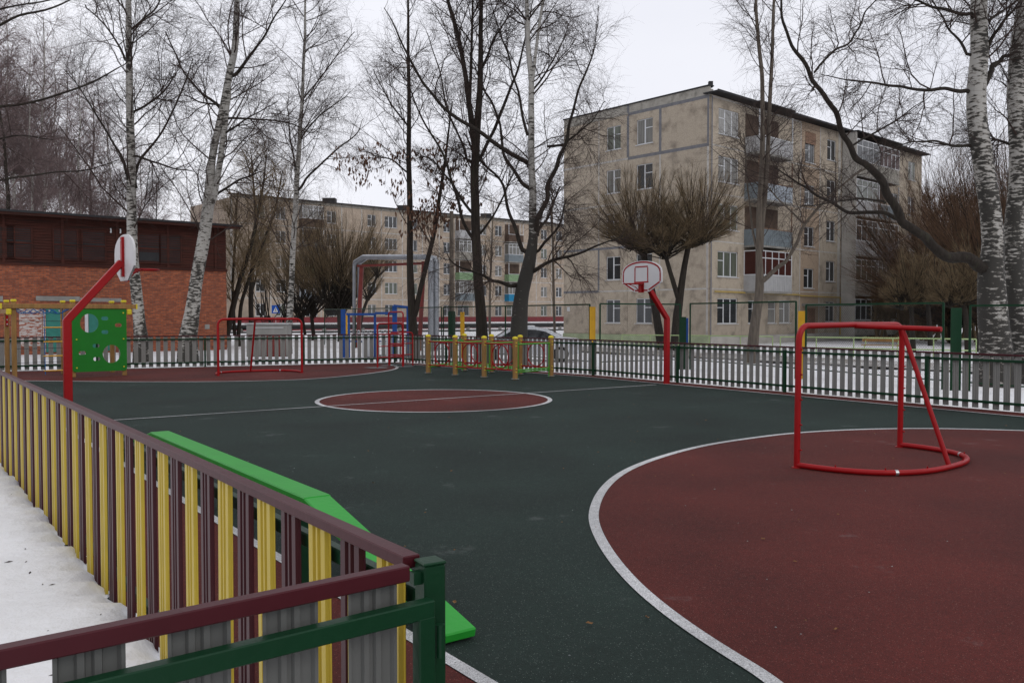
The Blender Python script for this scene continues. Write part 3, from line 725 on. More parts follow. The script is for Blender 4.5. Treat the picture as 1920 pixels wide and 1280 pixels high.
netting(V2(-11.5, 54), V2(-3.1, 38.8), 1.98, 'far chain link panel behind the utility pole', 3)
netting(V2(2.8, 28.0), V2(5.65, 29.6), 2.0, 'chain link panel behind the right hand basketball pole')
netting(V2(5.95, 29.4), V2(8.0, 24.8), 2.02, 'chain link panel before the grey forked tree, left of the second yellow board')
netting(V2(8.15, 24.4), V2(9.85, 20.1), 1.92, 'chain link panel right of the second yellow board, behind the goal')
netting(V2(10.15, 19.5), V2(12.4, 14.8), 1.85, 'chain link panel at the right edge under the big birch')
def boardpost(px, Y, topy, wpx, m, label, rz_=-.9, group=None):
    p = at(px, 600, Y); tp = at(px, topy, Y).z; w_ = wpx / 1650 * Y
    r = empty('painted_board', (p.x, Y, -.2), 0, label, 'board post', group)
    mm = MB(); mm.box(-w_ / 2, -.02, 0, w_ / 2, .02, tp + .2); mm.build('board', m, r, bevel=.006)
    mm = MB(); mm.box(-w_ / 4, .021, 0, w_ / 4, .09, tp + .1); mm.build('stake', M['green_paint'], r)
    return r
gp = 'painted board posts of the chain link fence'
boardpost(1111, 28.2, 575, 11, M['panel_yellow'], 'yellow board post left of the basketball pole on the right', group=gp)
boardpost(1281, 29.6, 594, 11, M['green_paint'], 'dark green board post just right of the right hand basketball pole', group=gp)
boardpost(1288.5, 29.75, 596, 4, M['blue_paint'], 'narrow blue board post beside a green one', group=gp)
boardpost(1503, 24.6, 583, 13, M['panel_yellow'], 'yellow board post just left of the large goal', group=gp)
boardpost(1793, 19.7, 577, 20, M['green_paint'], 'wide dark green board post right of the large goal', group=gp)
boardpost(867, 36.5, 585, 8, M['panel_yellow'], 'yellow board post beside the green foot of the utility pole', group=gp)
boardpost(648, 46, 588, 7, M['panel_yellow'], 'yellow board post left of the blue gate', group=gp)

# blue gate frame of the next playground
bg_ = empty('blue_gate_frame', (0, 38, -.2), 0, 'blue painted playground frame behind the far fence, under the pipes', 'gate frame')
def bx(px, py, Y=38): p = at(px, py, Y); return Vector((p.x, 0, p.z + .2))
for px, py, wd in ((643.5, 580, .2), (654, 588, .09), (703, 588, .1), (740, 573, .2), (765, 575, .13)):
    p = bx(px, py); m = MB(); m.box(p.x - wd / 2, -.03, 0, p.x + wd / 2, .03, p.z); m.build('upright', M['blue_paint'], bg_)
for a, b in (((650, 589), (704, 589)), ((704, 587), (740, 587)), ((738, 573), (766, 576))):
    m = MB(); m.bar(bx(*a) + Vector((0, -.07, 0)), bx(*b) + Vector((0, -.07, 0)), .07, .1); m.build('crossbar', M['blue_paint'], bg_)
for k in range(9):
    m = MB(); p = bx(672 + k * 9.0, 622, 38); m.box(p.x - .06, .06, 0, p.x + .06, .09, p.z + .02)
    m.tube([(p.x, .06, p.z + .02), (p.x, .09, p.z + .02)], .06, 10); m.build('picket', M['win_white'], bg_)
m = MB(); m.bar(bx(640, 640) + Vector((0, .1, 0)), bx(770, 640) + Vector((0, .1, 0)), .04, .05); m.build('picket_rail', M['blue_paint'], bg_)

# ------------------------------------------------------------------ heating pipe portal
pr = empty('heating_pipe_portal', (0, 0, -.2), 0, 'tall portal of silver heating pipes on dark red posts', 'pipeline')
def pt3(px, py, Y): p = at(px, py, Y); return Vector((p.x, p.y, p.z + .2))
for dx, dy in ((0, 0), (.24, .2)):
    Lb = pt3(664, 640, 50); Lt = pt3(664, 489, 50); Rt = pt3(808, 480, 45); Rb = pt3(808, 640, 45)
    o_ = Vector((dx, dy, 0))
    lt2 = Lt + (Rt - Lt).normalized() * .9 + Vector((0, 0, .18)); zt = Rt.z
    m = MB(); m.tube([Vector((Lb.x, Lb.y, 0)) + o_, Lt + o_ + Vector((0, 0, -.28))], .1, 12); m.build('riser', M['silver_pipe'], pr)
    m = MB(); m.tube([Lt + o_ + Vector((0, 0, -.28)), Lt + o_ + Vector((.05, 0, -.08)), lt2 + o_ * .8, Rt + o_ + Vector((-.35, 0, -.05)), Rt + o_ + Vector((-.05, 0, -.1)), Rt + o_ + Vector((0, 0, -.3))], [.1, .13, .13, .14, .14, .15], 12)
    m.build('cross_pipe', M['silver_pipe'], pr)
    m = MB(); m.tube([Rt + o_ + Vector((0, 0, -.3)), Vector((Rb.x, Rb.y, 0)) + o_], .15, 12); m.build('riser', M['silver_pipe'], pr)
for px, py, Y, w_ in ((678, 500, 49.6, .26), (795, 490, 45.4, .24)):
    a = pt3(px, py, Y); b = pt3(px - 9 if px > 700 else px - 7, 625, Y); m = MB(); m.bar((b.x, b.y, 0), a, w_, .2); m.build('support_post', M['redbrown'], pr)
m = MB(); a = pt3(672, 492, 49.8); b = pt3(800, 486, 45.2); m.bar(a + Vector((0, 0, -.2)), b + Vector((0, 0, -.2)), .2, .12); m.build('support_beam', M['redbrown'], pr)
for px in (700, 740, 780):
    t = (px - 664) / 144; c_ = lt2.lerp(Rt, (px - 690) / 120 if px > 690 else 0.1); dd = (Rt - Lt).normalized()
    m = MB(); m.tube([c_ - dd * .03, c_ + dd * .03], .145, 12); m.build('band', M['steel'], pr)
# utility pole
up = empty('utility_pole', (at(847, 600, 38).x, 38, -.2), 0, 'grey concrete utility pole with a green painted foot', 'pole')
m = MB(); m.tube([(0, 0, 0), (0, 0, 6.3)], [.11, .085], 10); m.build('shaft', M['bark_light'], up)
m = MB(); m.tube([(0, 0, 0), (0, 0, 2.0)], .16, 10); m.build('painted_sleeve', M['green_paint'], up)
m = MB(); m.box(-.5, -.04, 6.0, .5, .04, 6.1); m.build('crossarm', M['bark_light'], up)

# ------------------------------------------------------------------ car
cb_ = empty('parked_car', (.5, 35, -.2), 0, 'silver grey saloon car parked behind the fence, snow dusted roof', 'car')
prof = [(-2.2, .35), (-2.2, .62), (-2.1, .72), (-1.3, .86), (-.62, 1.30), (-.2, 1.385), (.35, 1.39), (.85, 1.31), (1.5, .98), (2.1, .92), (2.2, .8), (2.22, .35)]
low = [(1.75, .3), (1.68, .5), (1.4, .6), (1.12, .5), (1.05, .28), (-1.0, .28), (-1.07, .5), (-1.35, .6), (-1.63, .5), (-1.7, .3)]
allp = prof + low
def wdt(z): return .86 if z < .9 else .86 - (z - .9) * .42
n = len(allp); vs = [(x, -wdt(z), z) for x, z in allp] + [(x, wdt(z), z) for x, z in allp]
m = MB(); m.add(vs, [tuple(range(n)), tuple(range(n, 2 * n))[::-1]]); m.add(vs, [(i + 1 if i < n-1 else 0, i, n + i, n + (i+1) % n) for i in range(n)], 0, True)
body = m.build('body', M['car_paint'], cb_)
for s in (-1, 1):
    for seg_ in ([(-1.1, .9), (-.56, 1.2), (-.07, 1.27), (-.07, .93)], [(.02, .93), (.02, 1.275), (.4, 1.27), (.8, 1.2), (1.2, .98), (1.1, .94)]):
        vs = [(x, s * (wdt(z) + .012), z) for x, z in seg_] + [(x, s * (wdt(z) - .02), z) for x, z in seg_]; k = len(seg_)
        m = MB(); m.add(vs, [tuple(range(k)), tuple(range(k, 2*k))[::-1]] + [(i, (i+1) % k, k + (i+1) % k, k + i) for i in range(k)]); m.build('side_window', M['car_glass'], cb_)
for (x0, z0_, x1, z1_), nm in (((-1.25, .9, -.66, 1.29), 'windscreen'), ((.93, 1.29, 1.45, 1.02), 'rear_window')):
    m = MB(); m.bar((x0, 0, z0_ + .015), (x1, 0, z1_ + .015), 1.3, .02); m.build(nm, M['car_glass'], cb_)
m = MB(); m.bar((-.3, 0, 1.4), (.4, 0, 1.405), 1.2, .03); m.bar((-2.05, 0, .755), (-1.35, 0, .87), 1.3, .03); m.build('snow_dusting', M['snow'], cb_, bevel=.01)
for x in (-1.35, 1.4):
    for s in (-1, 1):
        m = MB(); m.tube([(x, s * .68, .31), (x, s * .87, .31)], .31, 18); wh = m.build('wheel', M['tyre'], cb_)
        m = MB(); m.tube([(x, s * .86, .31), (x, s * .885, .31)], .2, 14); m.build('rim', M['steel'], cb_).parent = wh

# grey container
gb = empty('waste_container', (at(506, 600, 36).x, 36, -.2), .1, 'grey ribbed metal container seen over the far fence beside a birch', 'container')
m = MB(); m.box(-.85, -.5, .15, .8, .5, 1.45); m.build('body', M['back_grey'], gb, bevel=.03)
m = MB(); m.box(-.55, -.53, 1.3, .62, -.5, 1.36); m.box(-.9, -.55, 1.45, .85, .55, 1.52)
m.build('lid', M['steel'], gb)
for k in range(7):
    m = MB(); m.box(-.7 + k * .22, -.54, .16, -.62 + k * .22, -.5, 1.0); m.build('rib', M['redbrown'] if k > 1 else M['back_grey'], gb)

# pedestrian crossing sign
sg = empty('crossing_sign', (at(517, 600, 95).x, 95, -.2), 0, 'blue pedestrian crossing sign beside the birch in the distance', 'road sign')
m = MB(); m.tube([(0, .05, 0), (0, .05, 2.9)], .03, 8); m.build('pole', M['steel'], sg)
m = MB(); m.box(-.42, -.02, 2.0, .42, .02, 2.88); m.build('plate', M['sign_blue'], sg)
m = MB(); m.add([(-.28, -.026, 2.12), (.28, -.026, 2.12), (0, -.026, 2.72)], [(0, 1, 2)]); m.build('white_triangle', M['sign_white'], sg)
m = MB(); m.box(-.03, -.032, 2.3, .03, -.028, 2.5); m.box(-.09, -.032, 2.18, -.04, -.028, 2.3); m.box(.04, -.032, 2.18, .09, -.028, 2.3); m.box(-.03, -.032, 2.53, .03, -.028, 2.59); m.build('walking_figure', M['dark_wire'], sg)

# low railings by the flats
def railing(P0_, P1_, top, label, z0=-.2):
    d = P1_ - P0_; n = max(2, int(d.length / 1.4)); r = empty('low_railing', (P0_.x, P0_.y, z0), math.atan2(d.y, d.x), label, 'railing', 'pale green railings by the flats')
    for i in range(n + 1):
        m = MB(); m.tube([(d.length * i / n, 0, 0), (d.length * i / n, 0, top)], .025, 6); m.build('post', M['pale_green'], r)
    for z in (top, top * .45):
        m = MB(); m.tube([(0, 0, z), (d.length, 0, z)], .028, 6); m.build('rail', M['pale_green'], r)
railing(V2(5.5, 44), V2(12, 40.5), .85, 'pale green low railing before the gable end of the flats')
railing(V2(12.2, 40), V2(19, 36), .85, 'pale green low railing seen between the large goal posts')
railing(V2(19.3, 35.5), V2(26, 31), .85, 'pale green low railing under the birch at the right edge')
bn = empty('park_bench', (17.0, 40.5, -.2), -.5, 'small bench with pale green frame before the flats', 'bench')
for s in (-.7, .7):
    m = MB(); m.tube([(s, -.2, 0), (s, -.2, .42), (s, .25, .42), (s, .3, .85)], .025, 6); m.build('side_frame', M['pale_green'], bn)
m = MB(); m.box(-.85, -.22, .44, .85, .2, .47); m.build('seat', M['wood'], bn)
m = MB(); m.box(-.85, .26, .6, .85, .29, .82); m.build('backrest', M['wood'], bn)
# snow covered ground pipeline
gl = empty('ground_pipeline', (0, 0, -.2), 0, 'low snow capped pipeline along the foot of the distant flats', 'pipeline')
a, b = Vector((-42, 84, 0)), Vector((12, 118, 0))
m = MB(); m.tube([a + Vector((0, 0, .55)), b + Vector((0, 0, .55))], .28, 10); m.build('pipe', M['dark_wire'], gl)
m = MB(); m.bar(a + Vector((0, 0, .88)), b + Vector((0, 0, .88)), .42, .2); m.build('snow_cap', M['snow'], gl)
for k in range(14):
    p = a.lerp(b, (k + .5) / 14); m = MB(); m.box(p.x - .2, p.y - .2, 0, p.x + .2, p.y + .2, .4); m.build('support_block', M['concrete'], gl)

# leaves
for i, (px, py) in enumerate(((1104, 1168), (1214, 1157), (1568, 1179), (852, 1128), (1430, 1010), (700, 905))):
    p = G(px, py, .014); m = MB(); s = .018
    m.add([(-s, 0, .0), (-.3*s, -.6*s, .006), (s*.8, -.3*s, .002), (s*1.3, .1*s, .01), (.5*s, .6*s, .004), (-.3*s, .5*s, .009), (0, 0, .001)], [(0,1,6),(1,2,6),(2,3,6),(3,4,6),(4,5,6),(5,0,6)])
    o = m.build('fallen_leaf', M['leaf'], None, p); o.rotation_euler = (.1, .2, i * 1.7)
    tag(o, ['dry brown leaf on dark green rubber, left of another leaf', 'dry brown leaf nearest the thick white line on dark green rubber', 'dry leaf on the red rubber near the bottom right', 'dry leaf beside the foot of the balance beam', 'tiny dry leaf in the middle of the red area', 'tiny dry leaf right of the balance beam on green rubber'][i], 'leaf', 'fallen leaves on the court')

# ------------------------------------------------------------------ brick outbuilding
K1 = at(425, 590, 46.8); K1.z = 0; K0 = at(-420, 590, 35.0); K0.z = 0
d = K1 - K0; Lw = d.length
hb = empty('brick_outbuilding', (K0.x, K0.y, -.2), math.atan2(d.y, d.x), 'long orange brick outbuilding with brown plank upper storey', 'building')
BH = 4.12; TH = 6.5; DP = 8.0
def lx(px):   # local x on the front wall seen at px
    k = (px - 960) / F; dn = d.normalized(); return (k * K0.y - K0.x) / (dn.x - k * dn.y)
m = MB(); m.box(0, 0, 0, Lw, DP, BH); m.build('brick_wall', M['brick'], hb)
m = MB(); m.box(-.05, -.06, BH, Lw + .05, DP, BH + .14); m.build('ledge', M['plank_red'], hb)
m = MB(); m.box(0, .03, BH + .14, Lw - .02, DP, TH); m.build('timber_wall', M['plank_red'], hb)
m = MB(); z = BH + .16
while z < TH - .1:
    m.add([(0, .03, z), (Lw, .03, z), (Lw, -.012, z), (0, -.012, z), (0, .03, z + .12), (Lw, .03, z + .12), (Lw, .012, z + .12), (0, .012, z + .12)],
          [(0,3,2,1),(4,5,6,7),(3,0,4,7),(1,2,6,5),(2,3,7,6)]); z += .13
o = m.build('plank_cladding', M['plank_red'], hb); o['kind'] = 'stuff'
m = MB(); m.box(-.5, -.55, TH, Lw + .7, DP + .5, TH + .1); m.build('roof', M['roof_dark'], hb)
m = MB(); m.box(-.5, -.5, TH - .12, Lw + .6, -.42, TH); m.build('eave_board', M['plank_red'], hb)
x = lx(-380)
while x < Lw - .2:
    m = MB(); m.box(x - .06, -.05, BH + .14, x + .06, -.014, TH - .02); m.build('batten', M['plank_red'], hb); x += 2.45
for c, miss in ((5, 0), (38, 0), (125, 0), (178, 0), (281, 1), (321, 0), (-60, 0), (-110, 0)):
    xc = lx(c); w_ = .5; za, zb = BH + .35, BH + 1.75
    f = MB(); f.box(xc - w_ - .06, -.06, za - .06, xc + w_ + .06, -.03, za); f.box(xc - w_ - .06, -.06, zb, xc + w_ + .06, -.03, zb + .06)
    f.box(xc - w_ - .06, -.06, za, xc - w_, -.03, zb); f.box(xc + w_, -.06, za, xc + w_ + .06, -.03, zb); f.box(xc - w_, -.06, (za + zb) / 2 - .04, xc + w_, -.03, (za + zb) / 2 + .04)
    fo = f.build('louvre_frame', M['plank_red'], hb)
    s_ = MB(); k = 0; z = za + .03
    s_.box(xc - w_, -.02, za, xc + w_, -.014, zb, 1)
    while z < zb - .05:
        if not (miss and za + .1 < z < za + .5) and abs(z - (za + zb) / 2) > .07: s_.bar((xc - w_, -.035, z + .02), (xc + w_, -.035, z + .02), .012, .05)
        z += .1
    s_.build('louvre_slats', [M['plank_red'], M['roof_dark']], hb).parent = fo
def wallbox(nm, pa, pb, z0_, z1_, m_, pr_=.03):
    q = MB(); q.box(lx(pa), -pr_, z0_ + .2, lx(pb), .0, z1_ + .2); return q.build(nm, m_, hb)
wallbox('lintel', 68, 150, 2.3, 2.52, M['concrete'], .05); wallbox('lintel', 151, 228, 2.28, 2.46, M['concrete'], .05); wallbox('lintel', -40, 6, 2.25, 2.5, M['concrete'], .05)
dd_ = wallbox('door', 86, 119, -.1, 1.95, M['teal'], .04); wallbox('door_jamb', 80, 85, -.1, 2.0, M['whitewash'], .06); wallbox('door', 166, 212, -.1, 1.95, M['teal'], .04); wallbox('door_jamb', 159, 165, -.1, 2.0, M['win_white'], .06)
wallbox('whitewashed_patch', 36, 79, .2, 1.98, M['whitewash'], .008)
wallbox('patch_stone', 384, 393, .9, 1.15, M['concrete'], .01)
for px in (209, 227):
    q = MB(); xx = lx(px); q.tube([(xx, -.1, BH + 1.72), (xx, -.14, BH + 1.84), (xx, -.1, BH + 1.92)], .035, 6); q.build('insulator', M['win_white'], hb)

# ------------------------------------------------------------------ panel flats
def window(parent, m4, t0, t1, z0_, z1_, panes=2, style='win_white', sash=True, glass=None, depth=.03):
    """local x along facade, -y outward"""
    w_ = .055; f = MB(); yo, yi = -depth, depth * .0 + .0
    f.box(t0, yo, z0_, t1, .02, z0_ + w_); f.box(t0, yo, z1_ - w_, t1, .02, z1_); f.box(t0, yo, z0_ + w_, t0 + w_, .02, z1_ - w_); f.box(t1 - w_, yo, z0_ + w_, t1, .02, z1_ - w_)
    for k in range(1, panes):
        x = t0 + (t1 - t0) * k / panes; f.box(x - .05, yo - .002, z0_ + w_, x + .05, .02, z1_ - w_)
    if sash:
        x1 = t0 + (t1 - t0) / panes; f.box(t0 + w_, yo + .004, z0_ + (z1_ - z0_) * .62, x1 - .05, .01, z0_ + (z1_ - z0_) * .62 + .05)
    fr = f.build('window', M[style], parent)
    g_ = MB(); g_.box(t0 + w_, -.02, z0_ + w_, t1 - w_, 0, z1_ - w_); p = g_.build('pane', glass or rnd.choice(M['glass']), parent); p.parent = fr
    s = MB(); s.box(t0 - .06, -.17, z0_ - .04, t1 + .06, .0, z0_ - .003); q = s.build('sill', M['win_white'], parent); q.parent = fr
    return fr
def panel(parent, t0, t1, z0_, z1_, holes_, m_, gap=.012, th=.16, name='wall_panel'):
    """outer face at y=-.1; holes (a,b,c,d)"""
    m = MB(); t0 += gap; t1 -= gap; z0_ += gap; z1_ -= gap; ya, yb = -.1, -.1 + th
    if not holes_: m.box(t0, ya, z0_, t1, yb, z1_)
    else:
        c = min(h[2] for h in holes_); e = max(h[3] for h in holes_)
        m.box(t0, ya, z0_, t1, yb, c); m.box(t0, ya, e, t1, yb, z1_)
        x = t0
        for h in sorted(holes_):
            if h[0] > x: m.box(x, ya, c, h[0], yb, e)
            if h[2] > c: m.box(h[0], ya, c, h[1], yb, h[2])
            if h[3] < e: m.box(h[0], ya, h[3], h[1], yb, e)
            x = h[1]
        if x < t1: m.box(x, ya, c, t1, yb, e)
    return m.build(name, m_, parent)
ST = 2.87; ZB = .35
def storey(i): return ZB + i * ST
KC = Vector((11.85, 53.0, 0)); u1 = Vector((-.655, .756, 0)).normalized(); u2 = Vector((.73, .683, 0)).normalized()
L1 = 12.41; L2 = ((1722 - 960) / F * KC.y - KC.x) / (u2.x - u2.y * (1722 - 960) / F)
fl = empty('apartment_block', KC, 0, 'large beige panel apartment block on the right, gable end facing the court', 'apartment block', None)
def sub(nm, u_, origin):      # facade group is expressed in local frame: x along, y inward
    return math.atan2(u_.y, u_.x)
# matrix helper : add facade parts with rotation through object transform
class Facade:
    def __init__(s, root, origin, u_, flip):
        s.root = root; s.o = origin - root.location if root else origin; s.u = u_; s.flip = flip
        # x axis along u ; y axis inward (90deg CCW if not flip)
        s.rz = math.atan2(u_.y, u_.x)
    def fix(s, objs):
        for ob in objs:
            if s.flip:
                for v in ob.data.vertices: v.co.x = -v.co.x
                ob.data.flip_normals()
            ob.location = s.o; ob.rotation_euler = (0, 0, s.rz + (math.pi if s.flip else 0))
            ob.data.update()
def add_facade(F_, fn):
    before = set(F_.root.children)
    fn(F_.root)
    new = [c for c in F_.root.children if c not in before]
    def rec(ob, top):
        if s_flip:
            for v in ob.data.vertices: v.co.x = -v.co.x
            ob.data.flip_normals()
        for ch in ob.children: rec(ch, False)
    s_flip = F_.flip
    for ob in new:
        rec(ob, True); ob.location = F_.o; ob.rotation_euler = (0, 0, F_.rz + (math.pi if F_.flip else 0))
def tx1(px): k = (px - 960) / F; return (KC.x - KC.y * k) / (-u1.x + u1.y * k)
def tx2(px): k = (px - 960) / F; return (KC.y * k - KC.x) / (u2.x - u2.y * k)
ZT = 15.3
def left_face(r):
    seams = [0, tx1(1238), tx1(1178), tx1(1124), L1]
    m = MB(); m.box(.0, .03, -.3, L1, .3, ZT - .15); m.build('core_wall', M['joint_white'], r)
    for i in range(5):
        for k in range(4):
            a, b = seams[k], seams[k + 1]; hs_ = []
            z0_ = storey(i)
            if k == 1: hs_ = [(tx1(1224), tx1(1194), z0_ + .75, z0_ + 2.35)]
            if k == 2: hs_ = [(tx1(1164.5), tx1(1138), z0_ + .75, z0_ + 2.3)]
            panel(r, a, b, z0_, z0_ + ST, hs_, M['pebble'])
            for h in hs_: window(r, None, h[0], h[1], h[2], h[3], 2, glass=M['glass'][(i + k) % 4] if i > 1 else M['glass'][0])
    for a, b in zip([0, tx1(1178)], [tx1(1178), L1]):
        panel(r, a, b, storey(5), ZT + .0, [], M['parapet'], name='parapet_panel')
    m = MB(); m.box(-.05, -.16, ZT, L1 + .05, .3, ZT + .07); m.build('parapet_cap', M['roof_dark'], r)
    def js(a, b, c, e, col):
        m = MB(); m.box(a, -.106, c, b, -.094, e); m.build('joint_strip', M[col], r)
    s1, s2, s3 = seams[1], seams[2], seams[3]
    js(0, s2, storey(5) - .1, storey(5) + .1, 'joint_grey'); js(0, s2, storey(4) - .1, storey(4) + .1, 'joint_grey')
    js(s1 - .1, s1 + .1, storey(4) + .1, storey(5) - .1, 'joint_grey'); js(s2 - .1, s2 + .1, storey(4) + .1, storey(5) - .1, 'joint_grey')
    js(s2 - .1, s2 + .1, storey(5) + .1, ZT - .02, 'joint_grey')
    js(s2, L1, storey(4) - .06, storey(4) + .06, 'joint_white'); js(s2, L1, storey(3) - .06, storey(3) + .06, 'joint_white')
    js(s3 - .05, s3 + .05, storey(2) + .1, storey(4) - .06, 'joint_white'); js(s3 - .04, s3 + .04, storey(4) + .06, storey(5) - .06, 'joint_white')
    js(s2, L1, storey(2) - .08, storey(2) + .08, 'joint_grey'); js(s3 - .08, s3 + .08, storey(1) + .08, storey(2) - .08, 'joint_grey')
    js(s3, L1, storey(1) - .08, storey(1) + .08, 'joint_grey'); js(0, s3, storey(1) - .05, storey(1) + .05, 'joint_white'); js(0, s2, storey(2) - .05, storey(2) + .05, 'joint_white')
    js(s1 - .05, s1 + .05, storey(1) + .05, storey(4) - .1, 'joint_white'); js(.0, .14, storey(0), storey(4) - .1, 'joint_white'); js(.0, .14, storey(4) + .1, storey(5) - .1, 'joint_grey')
    m = MB(); m.box(-.1, -.17, -.3, L1, .0, storey(0)); m.build('plinth', M['plinth_green'], r)
    m = MB(); a = tx1(1068); m.box(a - .12, -.13, 1.9, a + .12, -.104, 2.2); m.build('number_plate', M['win_white'], r)
def balcony(r, a, b, z, par, glaze, dep=1.05, hpar=1.0, side='bal_blue', inner='bal_brown', fm_='win_white', panes=5, gm=None):
    y0 = -.1 - dep
    m = MB(); m.box(a - .03, y0 - .02, z - .12, b + .03, -.1, z); bo = m.build('balcony', M['concrete'], r)
    m = MB(); m.box(a, y0, z, b, y0 + .05, z + hpar); nrib = int((b - a) / .22)
    for k in range(nrib): m.box(a + k * .22 + .03, y0 - .015, z + .02, a + k * .22 + .12, y0, z + hpar - .02)
    m.build('parapet', M[par], r).parent = bo
    for xa in (a, b - .05):
        m = MB(); m.box(xa, y0 + .05, z, xa + .05, -.1, z + hpar); m.build('side_parapet', M[side], r).parent = bo
    if glaze:
        zt = z + 2.55; f = MB(); n_ = panes
        f.box(a, y0, z + hpar, b, y0 + .06, z + hpar + .06); f.box(a, y0, zt - .06, b, y0 + .06, zt)
        for k in range(n_ + 1):
            x = a + (b - a - .06) * k / n_; f.box(x, y0 + .002, z + hpar + .06, x + .06, y0 + .058, zt - .06)
        f.box(a + .06, y0 + .006, zt - .5, b - .06, y0 + .05, zt - .44)
        f.box(a, -.16, z + hpar, a + .05, -.1, zt); f.box(a, y0 + .06, z + hpar, a + .05, -.16, z + hpar + .06); f.box(a, y0 + .06, zt - .06, a + .05, -.16, zt)
        fo = f.build('balcony_glazing', M[fm_], r); fo.parent = bo
        g_ = MB(); g_.box(a + .02, y0 + .025, z + hpar + .03, b - .02, y0 + .035, zt - .03); g_.box(a + .02, y0 + .035, z + hpar + .03, a + .03, -.12, zt - .03)
        p = g_.build('pane', gm or rnd.choice(M['glass']), r); p.parent = fo
    else:
        m = MB(); m.box(a + .06, -.13, z, b - .06, -.101, z + 2.5); m.build('inner_wall', M[inner], r).parent = bo
        m = MB(); m.box(a, y0, z + hpar, a + .06, y0 + .06, z + 2.6); m.box(b - .06, y0, z + hpar, b, y0 + .06, z + 2.6); m.box(a + .06, y0, z + hpar + .02, b - .06, y0 + .05, z + hpar + .07)
        m.build('balcony_frame', M[fm_], r).parent = bo
        window(r, None, a + .4, a + 1.5, z + .1, z + 2.1, 2, 'win_wood', glass=M['glass'][0], depth=.04)
    return bo
def right_face(r):
    m = MB(); m.box(.0, .03, -.3, L2, .3, ZT - .55); m.build('core_wall', M['joint_white'], r)
    zs = [storey(i) for i in range(6)]
    A_, B_ = tx2(1388), tx2(1484); S0, S1 = tx2(1496), tx2(1532); E0, E1 = tx2(1566), tx2(1571); F1 = tx2(1656)
    seams = [0, A_, B_, S0]
    for i in range(5):
        z = zs[i]
        panel(r, 0, A_, z, z + ST, [(tx2(1342), tx2(1380), z + .75, z + 2.3)], M['pebble'])
        window(r, None, tx2(1342), tx2(1380), z + .75, z + 2.3, 3, glass=M['glass'][[0, 2, 2, 1, 3][i]])
        if i == 0:
            panel(r, A_, B_, z, z + ST, [(tx2(1400), tx2(1419), z + .75, z + 2.2), (tx2(1437), tx2(1452), z + .75, z + 2.2), (tx2(1458), tx2(1479), z + .75, z + 2.25)], M['pebble'])
            window(r, None, tx2(1400), tx2(1419), z + .75, z + 2.2, 2); window(r, None, tx2(1437), tx2(1452), z + .75, z + 2.2, 1); window(r, None, tx2(1458), tx2(1479), z + .75, z + 2.25, 2, glass=M['glass'][3])
        else: panel(r, A_, B_, z, z + ST, [], M['pebble'])
        panel(r, B_, S0, z, z + ST, [], M['pebble'])
        panel(r, S1, E0, z, z + ST, [(tx2(1545), tx2(1561.5), z + .8, z + 2.25)], M['pebble']); window(r, None, tx2(1545), tx2(1561.5), z + .8, z + 2.25, 2, glass=M['glass'][0])
        panel(r, E0, E1, z, z + ST, [], M['grey_wall']); panel(r, E1, F1, z, z + ST, [], M['pebble'])
    # stair bay, windows at half landings
    for i in range(5):
        z = zs[i] + ST * .5 if i < 4 else zs[4] + ST * .5
        a, b = tx2(1503.5), tx2(1522); zz0 = zs[0] if i == 0 else zs[i - 1] + ST * .9; zz1 = zs[i] + ST * .9 if i < 4 else zs[5]
        if i == 0: continue
        panel(r, S0, S1, zs[i] - ST * .1, zs[i] + ST * .9, [(a, b, zs[i] - ST * .1 + .55, zs[i] - ST * .1 + 1.9)], M['pebble2'])
        window(r, None, a, b, zs[i] - ST * .1 + .55, zs[i] - ST * .1 + 1.9, 2, glass=M['glass'][0])
    panel(r, S0, S1, zs[0], zs[1] - ST * .1, [], M['pebble2']); 
    z = zs[5] - ST * .1; 
    # attic band
    for a, b, mm in ((0, A_, 'pebble'), (A_, B_, 'pebble'), (B_, S0, 'pebble'), (S0, S1, 'pebble2'), (S1, E0, 'pebble'), (E0, F1, 'grey_wall')):
        z0_ = zs[5] if mm != 'pebble2' else zs[5] - ST * .1
        panel(r, a, b, z0_, ZT - .5, [], M[mm], name='attic_panel')
    vt = MB(); a, b = tx2(1504), tx2(1523); vt.box(a, -.125, zs[4] + 1.55, b, -.101, zs[4] + 2.35); vt.build('attic_vent', M['win_wood'], r)
    # continuing bays
    x = F1; k = 0
    while x < L2 - .1:
        nx_ = min(x + 3.2, L2)
        for i in range(5):
            z = zs[i]; hs_ = [(x + .8, x + 2.2, z + .8, z + 2.3)] if nx_ - x > 3 else []
            panel(r, x, nx_, z, z + ST, hs_, M['pebble'])
            for h in hs_: window(r, None, *h[:2], h[2], h[3], 2)
        panel(r, x, nx_, zs[5], ZT - .5, [], M['pebble'], name='attic_panel'); x = nx_; k += 1
    for i in range(1, 6):
        m = MB(); m.box(0, -.104, zs[i] - .035, F1, -.097, zs[i] + .035) if i != 5 else m.box(0, -.104, zs[i] - .05, S0, -.097, zs[i] + .05); m.build('joint_strip', M['joint_white'], r)
    m = MB(); m.box(0, -.107, -.1, .12, -.098, ZT - .6); m.build('joint_strip', M['joint_grey'], r)
    for xx in (S0, S1):
        m = MB(); m.box(xx - .05, -.109, 0, xx + .05, -.099, ZT - .6); m.build('joint_strip', M['joint_white'], r)
    # balconies column one
    Aa, Bb = tx2(1391), tx2(1454)
    balcony(r, Aa, Bb, zs[4] - .1, 'bal_white', False, side='bal_white')
    balcony(r, Aa, Bb, zs[3] - .1, 'bal_lblue', False, side='bal_blue', fm_='win_wood')
    balcony(r, Aa, Bb, zs[2] - .1, 'bal_blue', False, side='bal_blue', fm_='win_wood')
    balcony(r, Aa, Bb, zs[1] - .1, 'bal_white', True, side='bal_white', gm=M['pane_red'])
